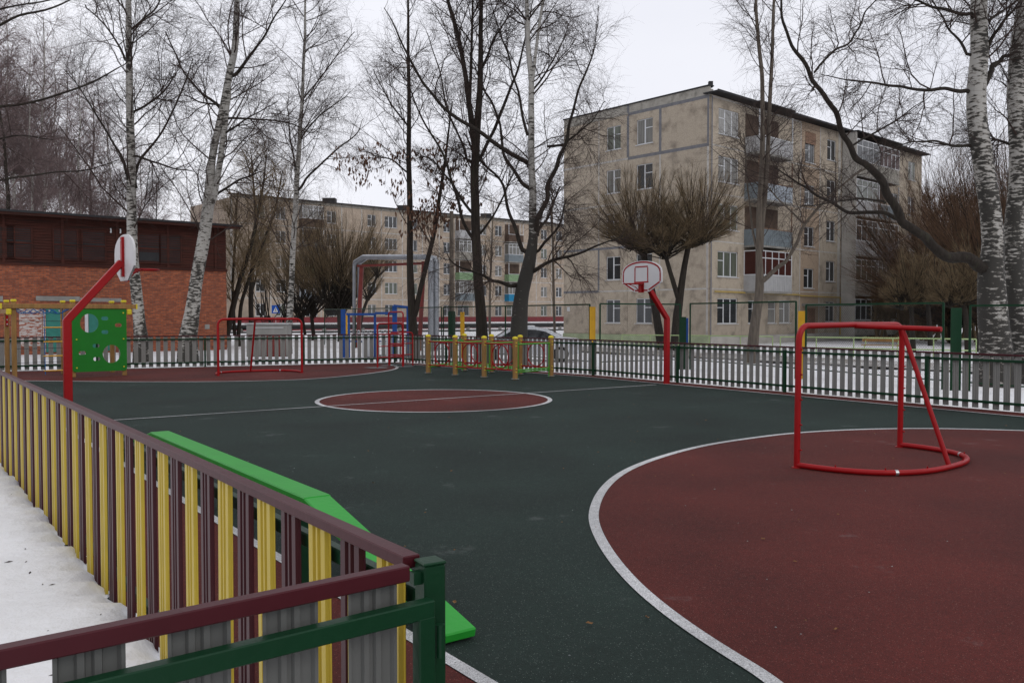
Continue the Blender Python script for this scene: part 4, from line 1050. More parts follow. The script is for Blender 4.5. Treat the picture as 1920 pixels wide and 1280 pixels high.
    mid = (E1 + F1) / 2
    for i in range(5):
        balcony(r, E1 + .2, mid - .1, zs[i] - .1, ['parapet', 'parapet', 'bal_white', 'bal_white', 'parapet'][i], True, side='grey_wall', panes=4, gm=M['glass'][0] if i % 2 == 0 else M['glass'][2], dep=1.1)
        balcony(r, mid + .1, F1 - .2, zs[i] - .1, ['parapet', 'parapet', 'bal_lblue', 'bal_blue', 'parapet'][i], i != 0 and i != 3, side='bal_blue', panes=5, gm=M['pane_red'] if i in (4,) else M['glass'][1], dep=1.1)
    m = MB(); m.box(-.3, -.75, ZT - .47, L2, .3, ZT - .4); m.build('eave', M['roof_dark'], r)
    m = MB(); m.box(-.3, -.76, ZT - .4, L2, -.7, ZT - .35); m.build('eave_edge', M['roof_dark'], r)
    m = MB(); m.box(E1 + .1, -1.2, -.2, E1 + .19, -.16, ZT - .56); m.build('side_wall', M['grey_wall'], r)
    m = MB(); m.box(Aa - .1, -1.3, ZT - .55, Bb + .1, -.76, ZT - .48); m.box(E1, -1.35, ZT - .55, F1, -.76, ZT - .48); m.build('balcony_canopy', M['roof_dark'], r)
    m = MB(); m.box(0, -.15, -.3, L2, .0, storey(0)); m.build('plinth', M['grey_wall'], r)
    m = MB(); m.tube([(.3, -.22, 3.05), (S0 - .2, -.22, 3.0), (S0 - .1, -.22, 2.95), (E0 + .3, -.22, 2.9), (E0 + .3, -.22, .2)], .045, 6); m.build('gas_pipe', M['gas_yellow'], r)
    a, b = tx2(1500), tx2(1552)
    m = MB(); m.box(a, -1.9, 2.25, b, -.1, 2.42); m.build('entrance_canopy', M['concrete'], r)
    m = MB(); m.box(a + .6, -.14, .0, a + 1.8, -.102, 2.1); m.build('entrance_door', M['win_wood'], r)
def hook(root, origin, u_, flip, fn): add_facade(Facade(root, origin, u_, flip), fn)
hook(fl, KC, u1, True, left_face); hook(fl, KC, u2, False, right_face)
# roof + back walls
a, b, c, e = Vector((0, 0, 0)), u2 * L2, u2 * L2 + u1 * L1, u1 * L1
m = MB(); ins = .28
m.poly([(p.x, p.y) for p in (a + (u1 + u2) * ins, b + (u1 - u2) * ins, c - (u1 + u2) * ins, e + (u2 - u1) * ins)], ZT - .6, ZT - .25); m.build('roof', M['roof_dark'], fl)
m = MB(); m.poly([(p.x, p.y) for p in (b - u2 * .3, b, c, e, e - u1 * .3 + u2 * .31, c - u1 * .3 - u2 * .3)], -.3, ZT - .6); m.build('rear_wall', M['pebble'], fl)
m = MB(); m.bar((u2 * .3 + u1 * .2) + Vector((0, 0, ZT)), (u2 * .3 + u1 * .2) + Vector((0, 0, ZT + .35)), .25, .25); m.build('roof_vent', M['roof_dark'], fl)
# far block
FA = at(561, 590, 105); FB = at(1055, 590, 134); FA.z = FB.z = 0
u3 = (FB - FA).normalized()
def ftx(px): k = (px - 960) / F; return (k * FA.y - FA.x) / (u3.x - k * u3.y)
X0 = ftx(436); X1 = ftx(1120)
fb = empty('apartment_block', FA, 0, 'long beige five storey apartment block with dark red plinth in the distance', 'apartment block')
def far_face(r):
    m = MB(); m.box(X0, .05, -.3, X1, .4, 15.0); m.build('core_wall', M['joint_white'], r)
    cols = [(470, 0), (488, 2), (527, 2), (581, 3), (622, 2), (660, 0), (697, 2), (733, 4), (775, 2), (808, 0), (838, 2), (868, 3), (905, 2), (934, 2), (959, 3), (990, 0), (1019, 2), (1047, 2), (1075, 2)]
    ts = [ftx(c[0]) for c in cols]; edges = [X0] + [(a + b) / 2 for a, b in zip(ts, ts[1:])] + [X1]
    colr = ['bal_white', 'bal_blue', 'parapet', 'bal_lblue', 'bal_brown', 'parapet', 'bal_green', 'grey_wall']
    q = 0
    for k, (px, ty) in enumerate(cols):
        a, b = edges[k], edges[k + 1]; c_ = ts[k]
        for i in range(5):
            z = .75 + i * ST * .985; hw = {0: 0, 2: .62, 3: 1.0, 4: .95}[ty]; hs_ = []
            if ty: hs_ = [(c_ - hw, c_ + hw, z + .75, z + 2.2)]
            panel(r, a, b, z, z + ST * .985, hs_, M['far_wall'], gap=.02)
            js_ = MB(); js_.box(a - .07, -.106, z, a + .07, -.098, z + ST * .985); js_.box(a + .071, -.106, z - .06, b - .071, -.098, z + .06); js_.build('joint_strip', M['joint_white'], r)
            if ty: window(r, None, c_ - hw, c_ + hw, z + .75, z + 2.2, 3 if ty == 4 else 2, glass=M['glass'][rnd.choice((0, 0, 0, 1, 2))])
            if ty == 3 and i > 0:
                q += 1; cn = colr[(q * 3) % len(colr)]
                if px == 959 and i == 1: cn = 'bal_azure'
                if px == 868 and i in (1, 2): cn = ['x', 'bal_blue', 'bal_green'][i]
                balcony(r, c_ - 1.4, c_ + 1.4, z, cn, rnd.random() < .6, dep=.95, side=cn, panes=4)
        m = MB(); m.box(a + .05, -.1, .75 + 5 * ST * .985, b - .05, .05, 15.2); m.build('parapet_panel', M['parapet'], r)
    m = MB(); m.box(X0, -.16, -.3, X1, -.001, 1.36); m.build('plinth', M['plinth_red'], r)
    m = MB(); m.box(X0 - .3, -.5, 15.2, X1 + .3, .5, 15.32); m.build('eave', M['roof_dark'], r)
hook(fb, FA, u3, False, far_face)
n3 = Vector((-u3.y, u3.x, 0))
m = MB(); m.poly([(p.x, p.y) for p in (u3 * X0 + n3 * .42, u3 * X1 + n3 * .42, u3 * X1 + n3 * 12, u3 * X0 + n3 * 12)], -.3, 14.9); m.build('body', M['far_wall'], fb)
for px in (650, 790, 945):
    p = u3 * ftx(px) + n3 * 4; m = MB(); m.box(p.x - .8, p.y - .6, 14.9, p.x + .8, p.y + .6, 16.4); m.build('roof_vent', M['roof_dark'], fb)

# ------------------------------------------------------------------ trees
def unit(v): return v / np.maximum(np.linalg.norm(v, axis=-1, keepdims=True), 1e-9)
def tubes(P, R, n):
    """P (K,m,3) R (K,m) -> verts, quads"""
    K, m_, _ = P.shape
    T = np.empty_like(P); T[:, 1:-1] = P[:, 2:] - P[:, :-2]; T[:, 0] = P[:, 1] - P[:, 0]; T[:, -1] = P[:, -1] - P[:, -2]; T = unit(T)
    ref = np.where(np.abs(T[:, :1, 2:3]) < .85, np.array([0, 0, 1.]), np.array([1., 0, 0])); ref = np.repeat(ref, m_, 1)
    A = unit(ref - T * (ref * T).sum(-1, keepdims=True)); B = np.cross(T, A)
    an = np.arange(n) * 2 * np.pi / n
    Vv = P[:, :, None] + R[:, :, None, None] * (A[:, :, None] * np.cos(an)[None, None, :, None] + B[:, :, None] * np.sin(an)[None, None, :, None])
    idx = np.arange(K * m_ * n).reshape(K, m_, n); i0 = idx[:, :-1]; i1 = idx[:, 1:]
    Q = np.stack([i0, np.roll(i0, -1, 2), np.roll(i1, -1, 2), i1], -1).reshape(-1, 4)
    return Vv.reshape(-1, 3), Q
def mesh_np(name, parts, mt):
    vs, qs, off = [], [], 0
    for v, q in parts: vs.append(v); qs.append(q + off); off += len(v)
    v = np.concatenate(vs); q = np.concatenate(qs); me = bpy.data.meshes.new(name)
    me.vertices.add(len(v)); me.vertices.foreach_set('co', v.astype(np.float32).ravel())
    me.loops.add(q.size); me.loops.foreach_set('vertex_index', q.astype(np.int32).ravel())
    me.polygons.add(len(q)); me.polygons.foreach_set('loop_start', (np.arange(len(q)) * q.shape[1]).astype(np.int32))
    me.polygons.foreach_set('use_smooth', np.ones(len(q), bool)); me.update(); me.materials.append(mt); return me
def kids(P, R, rg, nch, trange, length, angle, r0, up=0., wig=.12, m_=4, jitter=.35, taper=.35, lenfall=.5, maxr=.6):
    """children of polylines P; returns P2 (K*nch,m_,3), R2"""
    K, m0, _ = P.shape; k = K * nch
    t = rg.uniform(trange[0], trange[1], k); par = np.repeat(np.arange(K), nch)
    x = t * (m0 - 1); i = np.minimum(x.astype(int), m0 - 2); f = (x - i)[:, None]
    st = P[par, i] * (1 - f) + P[par, i + 1] * f; tan = unit(P[par, i + 1] - P[par, i]); rr = R[par, i] * (1 - f[:, 0]) + R[par, i + 1] * f[:, 0]
    rv = unit(rg.normal(size=(k, 3))); side = unit(rv - tan * (rv * tan).sum(-1, keepdims=True))
    an = np.radians(angle) * rg.uniform(1 - jitter, 1 + jitter, k)[:, None]
    d = tan * np.cos(an) + side * np.sin(an)
    Ln = length * rg.uniform(.55, 1.25, k) * (1 - lenfall * t)
    P2 = np.zeros((k, m_, 3)); P2[:, 0] = st; step = (Ln / (m_ - 1))[:, None]
    for j in range(1, m_):
        d = unit(d + rg.normal(size=(k, 3)) * wig + np.array([0, 0, up])); P2[:, j] = P2[:, j - 1] + d * step
    ra = np.minimum(r0 * rg.uniform(.75, 1.25, k), rr * maxr)[:, None]
    R2 = ra * np.linspace(1, taper, m_)[None]
    return P2, R2
def densify(pts, n):
    """pts list of (Vector, r) -> arrays with n points, Catmull like"""
    p = np.array([[*a[0]] for a in pts]); r = np.array([a[1] for a in pts]); s = np.r_[0, np.cumsum(np.linalg.norm(np.diff(p, axis=0), axis=1))]
    q = np.linspace(0, s[-1], n); o = np.stack([np.interp(q, s, p[:, i]) for i in range(3)], -1)
    for _ in range(2): o[1:-1] = (o[:-2] + 2 * o[1:-1] + o[2:]) / 4
    return o, np.interp(q, s, r)
def wob_(rg, p, ra, a):
    n = rg.normal(size=p.shape)
    for _ in range(3): n[1:-1] = (n[:-2] + n[1:-1] + n[2:]) / 3
    n[0] = 0; n[-1] = 0; return n * np.clip(ra, .03, .06)[:, None] * a * 1.6
def traced(limbs, Y, origin, ws=1):
    res = []
    for lb in limbs:
        dY = lb[1] if isinstance(lb, tuple) else 0; pts = lb[0] if isinstance(lb, tuple) else lb
        n = len(pts); q = []
        for i, (px, py, wpx) in enumerate(pts):
            y_ = Y + dY * (i / (n - 1)) ; v = at(px, py, y_); q.append((v - origin, max(wpx * ws, .6) / 2 / F * y_))
        res.append(densify(q, max(10, 5 * n)))
    return res
def tri_tree(name, label, Y, trunks, limbs, cfg, bark='bark', twig='twig', seed=1, group=None, ws=.78, cat='tree', seeds=None, root_px=None):
    rg = np.random.default_rng(seed); b0 = trunks[0][0][0] if isinstance(trunks[0], tuple) else trunks[0][0]
    base = at(b0[0], 640, Y); base.z = -.25
    r = empty(name, base, 0, label, cat, group)
    T = traced(trunks, Y, base, ws); 
    # drop the first point to ground
    p0, r0 = T[0]; 
    if p0[0, 2] > 0:
        p0 = np.vstack([[p0[0, 0], p0[0, 1], -.1], p0]); r0 = np.r_[r0[0] * 1.25, r0]; T[0] = (p0, r0)
    for i, (p, ra) in enumerate(T):
        if ra.max() > .06:
            p = p + wob_(rg, p, ra, .25); T[i] = (p, ra)
        v, q = tubes(p[None], ra[None], 12); link('trunk' if i == 0 else 'stem', mesh_np('trunk', [(v, q)], M[bark]), r)
    parts = []; src = []
    Lm = traced(limbs, Y, base, .72) if limbs else []
    for p, ra in Lm:
        bd, bp = 9, None
        for tp, tr_ in T:
            dd = np.linalg.norm(tp - p[0], axis=1); k_ = dd.argmin()
            if dd[k_] < bd: bd, bp = dd[k_], tp[k_]
        if bd < 1.5 and T[0][1].max() > .05: p = np.vstack([(bp + p[0]) / 2 * np.array([1, 1, 0]) + np.array([0, 0, p[0, 2] - .05]), p]); ra = np.r_[ra[0] * 1.15, ra]
        p = p + wob_(rg, p, ra, .9)
        parts.append(tubes(p[None], ra[None], 8)); src.append((p, ra))
    if parts: link('limb', mesh_np('limb', parts, M['bark' if bark.startswith('birch') else bark]), r)
    parts = []
    c = cfg; l2P, l2R = [], []
    L0 = np.linalg.norm(T[0][0][-1] - T[0][0][0])
    for p, ra in T:
        fr_ = min(1, np.linalg.norm(p[-1] - p[0]) / L0)
        if c.get('n1', 0):
            P1, R1 = kids(p[None], ra[None], rg, max(3, int(c['n1'] * fr_)), c.get('t1', (.3, 1)), c['L1'], c.get('a1', 50), c.get('r1', .03), up=c.get('up1', .05), wig=c.get('w1', .14), m_=7, lenfall=c.get('lf', .5))
            parts.append(tubes(P1, R1, 5)); l2P.append(P1); l2R.append(R1)
    for p, ra in src:
        n_ = c.get('nl', 8)
        P1, R1 = kids(p[None], ra[None], rg, n_, (.2, 1), c['L1'] * .7, c.get('a1', 50), c.get('r1', .03) * .8, up=c.get('up1', .05), wig=.16, m_=7, lenfall=.4)
        parts.append(tubes(P1, R1, 5)); l2P.append(P1); l2R.append(R1)
    P1 = np.concatenate(l2P); R1 = np.concatenate(l2R)
    P2, R2 = kids(P1, R1, rg, c.get('n2', 8), (.15, 1), c.get('L2', 1.2), c.get('a2', 45), c.get('r2', .011), up=c.get('up2', -.02), wig=.2, m_=5, lenfall=.35)
    parts.append(tubes(P2, R2, 3))
    P3, R3 = kids(P2, R2, rg, c.get('n3', 6), (.1, 1), c.get('L3', .6), c.get('a3', 45), c.get('r3', .0055), up=c.get('up3', -.15), wig=.2, m_=4, lenfall=.3, maxr=.9)
    parts.append(tubes(P3, R3, 3))
    link('crown', mesh_np('crown', parts, M[twig]), r)
    if seeds is not None:
        pts = P3[:, -1]; lo, hi, nn = seeds
        ok = pts[(pts[:, 2] > lo) & (pts[:, 2] < hi)]; ok = ok[rg.permutation(len(ok))[:nn]]
        vs, qs = [], []; m = MB()
        for p in ok:
            p = Vector(p); h = rg.uniform(.07, .2); w2 = rg.uniform(.015, .035)
            for k in range(3):
                o_ = Vector((rg.normal() * .04, rg.normal() * .04, -h * k * .25)); q = p + o_
                m.add([q, q + Vector((w2, 0, -h*.4)), q + Vector((0, w2, -h*.45)), q + Vector((-w2, 0, -h*.5)), q + Vector((0, 0, -h))], [(0,1,2),(0,2,3),(4,2,1),(4,3,2),(0,3,1),(4,1,3)])
        o = m.build('seed_clusters', M['seed'], r); o['kind'] = 'stuff'
    return r
BIRCH = dict(n1=58, L1=3.9, a1=50, r1=.026, up1=.05, n2=11, L2=1.5, r2=.0085, up2=-.03, n3=8, L3=.8, r3=.0045, up3=-.15, t1=(.2, 1), lf=.4)
gb1 = 'bare birches behind the court'
tri_tree('birch_tree', 'white stemmed birch rising behind the left basketball backboard', 33,
    [[(264, 632, 33), (261, 600, 27), (255, 540, 26), (247, 440, 24), (246, 300, 20), (243, 200, 17), (241, 100, 15), (240, -80, 11), (238, -280, 5)]],
    [([(246, 345, 9), (225, 290, 6), (190, 230, 5), (150, 165, 3), (120, 130, 2)], -2), ([(252, 350, 9), (262, 300, 7), (300, 250, 5), (345, 160, 4), (362, 110, 2)], 1.5), ([(250, 290, 6), (320, 315, 4), (365, 322, 2)], -1), ([(242, 215, 6), (300, 180, 5), (330, 140, 3)], 2), ([(238, 60, 6), (290, 20, 4), (320, -30, 3)], 1), ([(236, 110, 6), (200, 50, 4), (160, 10, 3)], 1)],
    BIRCH, 'birch', seed=11, group=gb1)
tri_tree('birch_tree', 'leaning double stemmed birch at the corner of the brick outbuilding', 33,
    [[(352, 632, 44), (360, 590, 36), (366, 540, 30), (378, 470, 30), (390, 385, 27), (398, 295, 17), (411, 230, 16), (426, 160, 17), (441, 90, 16), (444, 0, 13), (446, -120, 9), (447, -260, 4)],
     [(388, 400, 18), (401, 370, 16), (414, 295, 14), (424, 220, 13), (428, 170, 13)]],
    [([(412, 200, 8), (370, 170, 6), (340, 130, 4), (310, 60, 3)], 2), ([(440, 140, 9), (480, 90, 6), (520, 30, 4), (550, -30, 2)], -2), ([(430, 220, 6), (480, 224, 5), (540, 228, 3), (590, 250, 2)], 1), ([(405, 365, 7), (450, 335, 5), (490, 322, 3)], 2), ([(420, 250, 6), (460, 225, 4), (520, 190, 2)], -2), ([(408, 198, 5), (370, 190, 4), (345, 175, 2)], -1)],
    dict(BIRCH, n1=42), 'birch', seed=12, group=gb1)
tri_tree('birch_tree', 'slim birch standing before the distant flats left of the pipes', 42,
    [[(540, 628, 17), (545, 560, 14), (548, 480, 13), (553, 400, 13), (556, 340, 13), (563, 250, 10), (568, 160, 8), (572, 60, 6), (573, -60, 4), (574, -130, 2)]],
    [([(557, 355, 7), (600, 310, 5), (641, 273, 4), (670, 251, 3), (682, 222, 1)], 2), ([(558, 330, 5), (545, 260, 4), (538, 190, 2)], -1), ([(566, 190, 4), (620, 120, 3), (665, 60, 2)], 1), ([(562, 260, 5), (600, 215, 3), (650, 180, 2)], -2)],
    dict(BIRCH, n1=60, L1=3.8, r1=.022, up1=.04), 'birch', seed=13, group=gb1)
tri_tree('dark_tree', 'dark slender tree with dry brown seed clusters before the pipe portal', 32,
    [[(776, 632, 24), (773, 590, 20), (769, 500, 16), (768, 400, 14), (767, 250, 11), (766, 120, 8), (765, 0, 5), (765, -90, 2)],
     [(777, 592, 14), (788, 545, 12), (802, 490, 12), (815, 430, 10), (827, 350, 8), (836, 290, 6), (848, 190, 3)]],
    [([(768, 330, 5), (735, 300, 4), (695, 290, 2), (665, 275, 1)], 1), ([(766, 240, 5), (730, 190, 4), (700, 130, 2)], -1)],
    dict(n1=40, L1=2.6, a1=42, r1=.017, up1=.09, n2=9, L2=.95, r2=.0075, up2=.04, n3=6, L3=.4, r3=.005, up3=.03, t1=(.3, 1)), 'bark', seed=14, seeds=(4.2, 8.0, 420))
tri_tree('dark_tree', 'tall dark forked tree behind the crawl frame', 30,
    [[(905, 632, 36), (901, 590, 31), (896, 520, 28), (891, 430, 26), (889, 330, 25), (893, 255, 22), (899, 160, 17), (901, 60, 13), (904, -60, 9), (906, -180, 4)],
     [(889, 265, 20), (878, 180, 15), (866, 100, 13), (853, 50, 12), (838, -5, 10), (826, -80, 5)], [(881, 185, 9), (884, 100, 8), (886, 20, 6), (888, -80, 3)]],
    [([(893, 310, 10), (915, 268, 9), (945, 200, 8), (968, 140, 6), (985, 70, 4), (1000, 0, 2)], 2), ([(884, 450, 9), (862, 390, 8), (835, 300, 6), (800, 240, 5), (765, 160, 3)], -2), ([(884, 400, 8), (850, 345, 6), (810, 300, 4), (780, 290, 2)], 2), ([(896, 440, 7), (930, 400, 5), (960, 330, 4), (975, 300, 2)], -1.5), ([(903, 130, 7), (930, 70, 5), (960, 20, 3)], 1), ([(878, 300, 6), (840, 210, 5), (820, 120, 3), (800, 60, 2)], 1.5)],
    dict(n1=40, L1=2.9, a1=42, r1=.022, up1=.1, n2=9, L2=1.1, r2=.009, up2=.04, n3=7, L3=.5, r3=.005, up3=.0, t1=(.3, 1)), 'bark', seed=15, ws=.64)
tri_tree('birch_tree', 'spreading birch with black furrowed base above the parked car', 29,
    [[(972, 640, 46), (974, 600, 42), (978, 550, 36), (990, 500, 34), (1000, 450, 24), (998, 390, 19), (997, 323, 17), (995, 251, 16), (997, 161, 14), (990, 90, 13), (988, 0, 10), (990, -100, 7), (992, -260, 3)],
     [(999, 150, 8), (1003, 110, 8), (1010, 55, 7), (1018, 0, 6), (1026, -80, 3)]],
    [([(988, 309, 13), (950, 285, 12), (889, 244, 10), (835, 205, 9), (800, 165, 7), (774, 122, 6), (745, 57, 4), (720, 15, 2)], -2),
     ([(991, 352, 11), (965, 322, 9), (948, 290, 8), (936, 230, 6), (918, 185, 6), (903, 158, 4), (880, 100, 2)], 2),
     ([(1003, 445, 16), (1012, 405, 13), (1029, 348, 11), (1048, 300, 10), (1057, 270, 9), (1072, 215, 7), (1084, 169, 6), (1100, 130, 5), (1115, 85, 3), (1122, 10, 2)], -1.5),
     ([(1056, 272, 6), (1080, 255, 5), (1110, 228, 3), (1135, 190, 2)], -1),
     ([(1000, 505, 13), (1030, 490, 9), (1070, 478, 7), (1120, 463, 5), (1170, 440, 2)], -2),
     ([(972, 533, 12), (940, 530, 9), (895, 515, 7), (860, 502, 5), (842, 484, 3), (830, 450, 1)], -1.5),
     ([(985, 470, 12), (960, 410, 9), (945, 350, 7), (900, 300, 5), (870, 250, 3)], 2),
     ([(1008, 440, 9), (1030, 400, 6), (1050, 350, 4)], 1), ([(1012, 470, 8), (1050, 420, 5), (1062, 375, 3)], -2), ([(1000, 170, 6), (1040, 110, 4), (1070, 40, 2)], 2),
     ([(992, 250, 8), (972, 170, 6), (955, 110, 5), (930, 40, 3), (915, -20, 2)], 1)],
    dict(BIRCH, n1=26, L1=2.7, nl=9, t1=(.35, 1), up1=.02, n3=8), 'birch_low', seed=16, group=gb1, ws=.74)
tri_tree('forked_tree', 'grey forked tree with twin slender stems before the flats', 34,
    [[(1411, 655, 26), (1416, 610, 22), (1421, 565, 20), (1425, 525, 19), (1423, 480, 15), (1423, 400, 13), (1428, 320, 12), (1430, 220, 10), (1429, 140, 9), (1418, 20, 7), (1412, -100, 4), (1408, -220, 2)],
     [(1426, 470, 12), (1432, 400, 11), (1438, 323, 10), (1443, 220, 9), (1447, 126, 8), (1452, 0, 6), (1458, -150, 3)]],
    [([(1432, 525, 13), (1452, 508, 11), (1473, 488, 10), (1492, 455, 9), (1510, 420, 8), (1530, 395, 7), (1555, 371, 6), (1585, 342, 5), (1614, 320, 4), (1684, 281, 2)], -1.5),
     ([(1419, 470, 7), (1406, 400, 5), (1400, 330, 4), (1394, 250, 3)], 1), ([(1508, 420, 5), (1470, 385, 4), (1440, 350, 3), (1420, 330, 1)], -1)],
    dict(BIRCH, n1=34, L1=2.5, a1=50, up1=.05, r1=.02, t1=(.2, 1), n2=8, n3=6), 'bark_light', seed=17, ws=.85)
tri_tree('birch_tree', 'massive white birch with black cracks at the right, its dark limb sweeping left', 23,
    [[(1868, 690, 70), (1865, 640, 64), (1860, 580, 60), (1858, 520, 54), (1862, 465, 45), (1858, 410, 43), (1850, 340, 42), (1836, 260, 41), (1832, 180, 39), (1838, 100, 36), (1836, 0, 33), (1834, -100, 29), (1828, -300, 20), (1820, -500, 8)]],
    [([(1855, 505, 36), (1838, 497, 32), (1815, 488, 29), (1780, 474, 28), (1745, 456, 25), (1705, 420, 23), (1672, 380, 22), (1648, 335, 20), (1620, 305, 17), (1594, 277, 15), (1577, 245, 14), (1566, 212, 13), (1545, 175, 12), (1527, 151, 11), (1500, 110, 10), (1477, 79, 8), (1466, 36, 7), (1464, -10, 5), (1462, -90, 3)], -2.5),
     ([(1695, 412, 12), (1650, 402, 10), (1594, 397, 9), (1570, 385, 8), (1547, 374, 7), (1512, 355, 6), (1477, 328, 4), (1450, 310, 2)], 1.2),
     ([(1811, 170, 11), (1770, 166, 9), (1725, 170, 8), (1670, 160, 7), (1617, 155, 5), (1570, 145, 3), (1540, 140, 2)], -1.5),
     ([(1817, 32, 10), (1780, 22, 8), (1750, 14, 7), (1700, -5, 5), (1650, -20, 3)], 1),
     ([(1815, 271, 8), (1785, 272, 7), (1761, 270, 6), (1720, 262, 4), (1680, 275, 3), (1640, 292, 2)], -1),
     ([(1850, 150, 16), (1862, 125, 12), (1878, 108, 9), (1905, 95, 7), (1940, 70, 4)], 1.5),
     ([(1852, 85, 11), (1868, 60, 8), (1890, 30, 6), (1915, 5, 4)], -1), ([(1850, 42, 9), (1880, 20, 6), (1920, -10, 4)], 2),
     ([(1527, 136, 6), (1560, 96, 6), (1590, 82, 5), (1612, 50, 5), (1625, 20, 4), (1650, -10, 3)], 1), ([(1592, 275, 6), (1640, 250, 5), (1690, 215, 4), (1730, 190, 2)], 1.5),
     ([(1815, 100, 8), (1790, 70, 6), (1765, 30, 4), (1740, -10, 3)], 2), ([(1660, 380, 7), (1620, 372, 5), (1560, 380, 4), (1500, 385, 2)], -1)],
    dict(BIRCH, n1=14, L1=2.6, nl=11, r1=.022, r2=.009, r3=.0048, n2=9, n3=7, L2=1.2, L3=.55, t1=(.45, 1)), 'birch_big', seed=18, group=gb1, ws=.86)
tri_tree('birch_tree', 'second birch stem cut off by the right edge of the picture', 24,
    [[(1918, 700, 52), (1912, 640, 48), (1905, 560, 44), (1900, 480, 40), (1903, 400, 38), (1912, 320, 37), (1910, 250, 36), (1904, 180, 36), (1908, 110, 34), (1918, 40, 32), (1935, -60, 28), (1960, -300, 15)]],
    [([(1895, 270, 8), (1870, 262, 6), (1840, 268, 4)], 1)], dict(BIRCH, n1=16, L1=2.2, t1=(.4, 1)), 'birch_big', seed=19, group=gb1, ws=.86)
# tree out of frame on the left whose limbs reach in
tri_tree('dark_tree', 'bare tree beyond the left edge with long limbs arching into view', 24,
    [[(-230, 640, 30), (-225, 400, 26), (-235, 200, 22), (-240, 0, 18), (-245, -200, 12), (-250, -350, 6)]],
    [([(-230, 330, 14), (-120, 240, 9), (-20, 204, 7), (75, 188, 6), (150, 165, 5), (200, 140, 4), (245, 112, 2)], 1), ([(-225, 400, 12), (-100, 352, 8), (0, 340, 6), (95, 322, 4), (165, 318, 3), (222, 300, 2)], -1),
     ([(-235, 180, 12), (-100, 90, 9), (0, 47, 7), (60, 28, 6), (125, 3, 4), (180, -30, 3)], 1), ([(-235, 100, 10), (-80, 35, 7), (0, 18, 5), (70, 5, 4), (140, -15, 2)], -1), ([(-228, 300, 9), (-60, 275, 6), (30, 255, 4), (100, 262, 2)], 0)],
    dict(BIRCH, n1=8, L1=2.4, nl=9, r1=.014, r2=.007, r3=.005, up1=.1, n2=6, n3=5), 'bark', seed=20)

# fan crowned (pollarded) willows
def fan_tree(name, label, Y, trunks, heads, twig='twig_brown', seed=1, group=None, n=900, droop=.0, bark='bark', r_t=.006, cmin=.12):
    rg = np.random.default_rng(seed); b0 = trunks[0][0]; base = at(b0[0], 640, Y); base.z = -.25
    r = empty(name, base, 0, label, 'tree', group); T = traced(trunks, Y, base, .85); p0, r0 = T[0]
    p0 = np.vstack([[p0[0, 0], p0[0, 1], -.1], p0]); r0 = np.r_[r0[0] * 1.2, r0]; T[0] = (p0, r0)
    for i, (p, ra) in enumerate(T):
        v, q = tubes(p[None], ra[None], 9); link('trunk' if i == 0 else 'stem', mesh_np('trunk', [(v, q)], M[bark]), r)
    parts = []
    main = []
    for (px, py, rad, hmul) in heads:
        c_ = np.array(at(px, py, Y) - base); R_ = rad / F * Y; k = int(n * (rad / 120) ** .5 / 26)
        cs = rg.uniform(cmin, 1, k); sn = np.sqrt(1 - cs ** 2); ph = rg.uniform(0, 2 * np.pi, k)
        dd = unit(np.stack([sn * np.cos(ph), sn * np.sin(ph), cs], -1)); m_ = 8
        P1 = np.zeros((k, m_, 3)); P1[:, 0] = c_ + rg.normal(size=(k, 3)) * R_ * .02; dq, rq = .45, .56; Ls = R_ * (dq * cs + np.sqrt(np.maximum(rq ** 2 - dq ** 2 * (1 - cs ** 2), .01))) * (1 - .16 * rg.uniform(0, 1, k) ** 1.5)
        P1[:, 0, 2] -= R_ * .04
        for j in range(1, m_):
            P1[:, j] = P1[:, j - 1] + dd * (Ls / (m_ - 1))[:, None]; dd = unit(dd + np.array([0, 0, .03 - droop]) + rg.normal(size=(k, 3)) * .05)
        R1 = (rg.uniform(.6, 1.4, k)[:, None]) * np.linspace(r_t * 4.2, r_t * 1.0, m_)[None]; main.append(tubes(P1, R1, 4))
        P2, R2 = kids(P1, R1, rg, 13, (.38, .95), R_ * .2, 22, r_t, up=.05 - droop, wig=.06, m_=5, lenfall=.45, maxr=.8); parts.append(tubes(P2, R2, 3))
        P3, R3 = kids(P2, R2, rg, 3, (.1, .9), R_ * .13, 28, r_t * .8, up=.06 - droop, wig=.06, m_=3, lenfall=.3, maxr=.8); parts.append(tubes(P3, R3, 3))
    link('limb', mesh_np('limb', main, M['bark']), r)
    link('crown', mesh_np('crown', parts, M[twig]), r); return r
gpw = 'pollarded trees with round brushy crowns'
fan_tree('pollarded_tree', 'pollarded tree with ball crown, left one before the gable end', 46,
    [[(1240, 648, 20), (1228, 575, 17), (1217, 520, 15), (1208, 485, 14), (1203, 455, 16)]], [(1203, 466, 172, 1), (1182, 458, 158, 1)], seed=31, group=gpw, n=2100, cmin=.2)
fan_tree('pollarded_tree', 'pollarded tree with two round heads behind the basketball pole', 45,
    [[(1266, 648, 22), (1270, 590, 20), (1276, 548, 16), (1283, 500, 13), (1290, 465, 12), (1296, 440, 13)], [(1272, 560, 12), (1258, 515, 10), (1248, 480, 9), (1246, 462, 10)]],
    [(1297, 454, 160, 1), (1318, 447, 150, 1), (1246, 474, 158, 1)], seed=32, group=gpw, n=2100, cmin=.2)
gr_ = 'brushy willows in the right background'
fan_tree('willow_tree', 'tall orange brown willow thicket crown behind the big birch', 58, [[(1790, 640, 26), (1785, 600, 22), (1780, 560, 18)]], [(1780, 575, 325, 1.5), (1740, 572, 290, 1.5), (1835, 560, 330, 1.5), (1795, 600, 200, 1.5)], 'twig_orange', 33, gr_, 2300, r_t=.009)
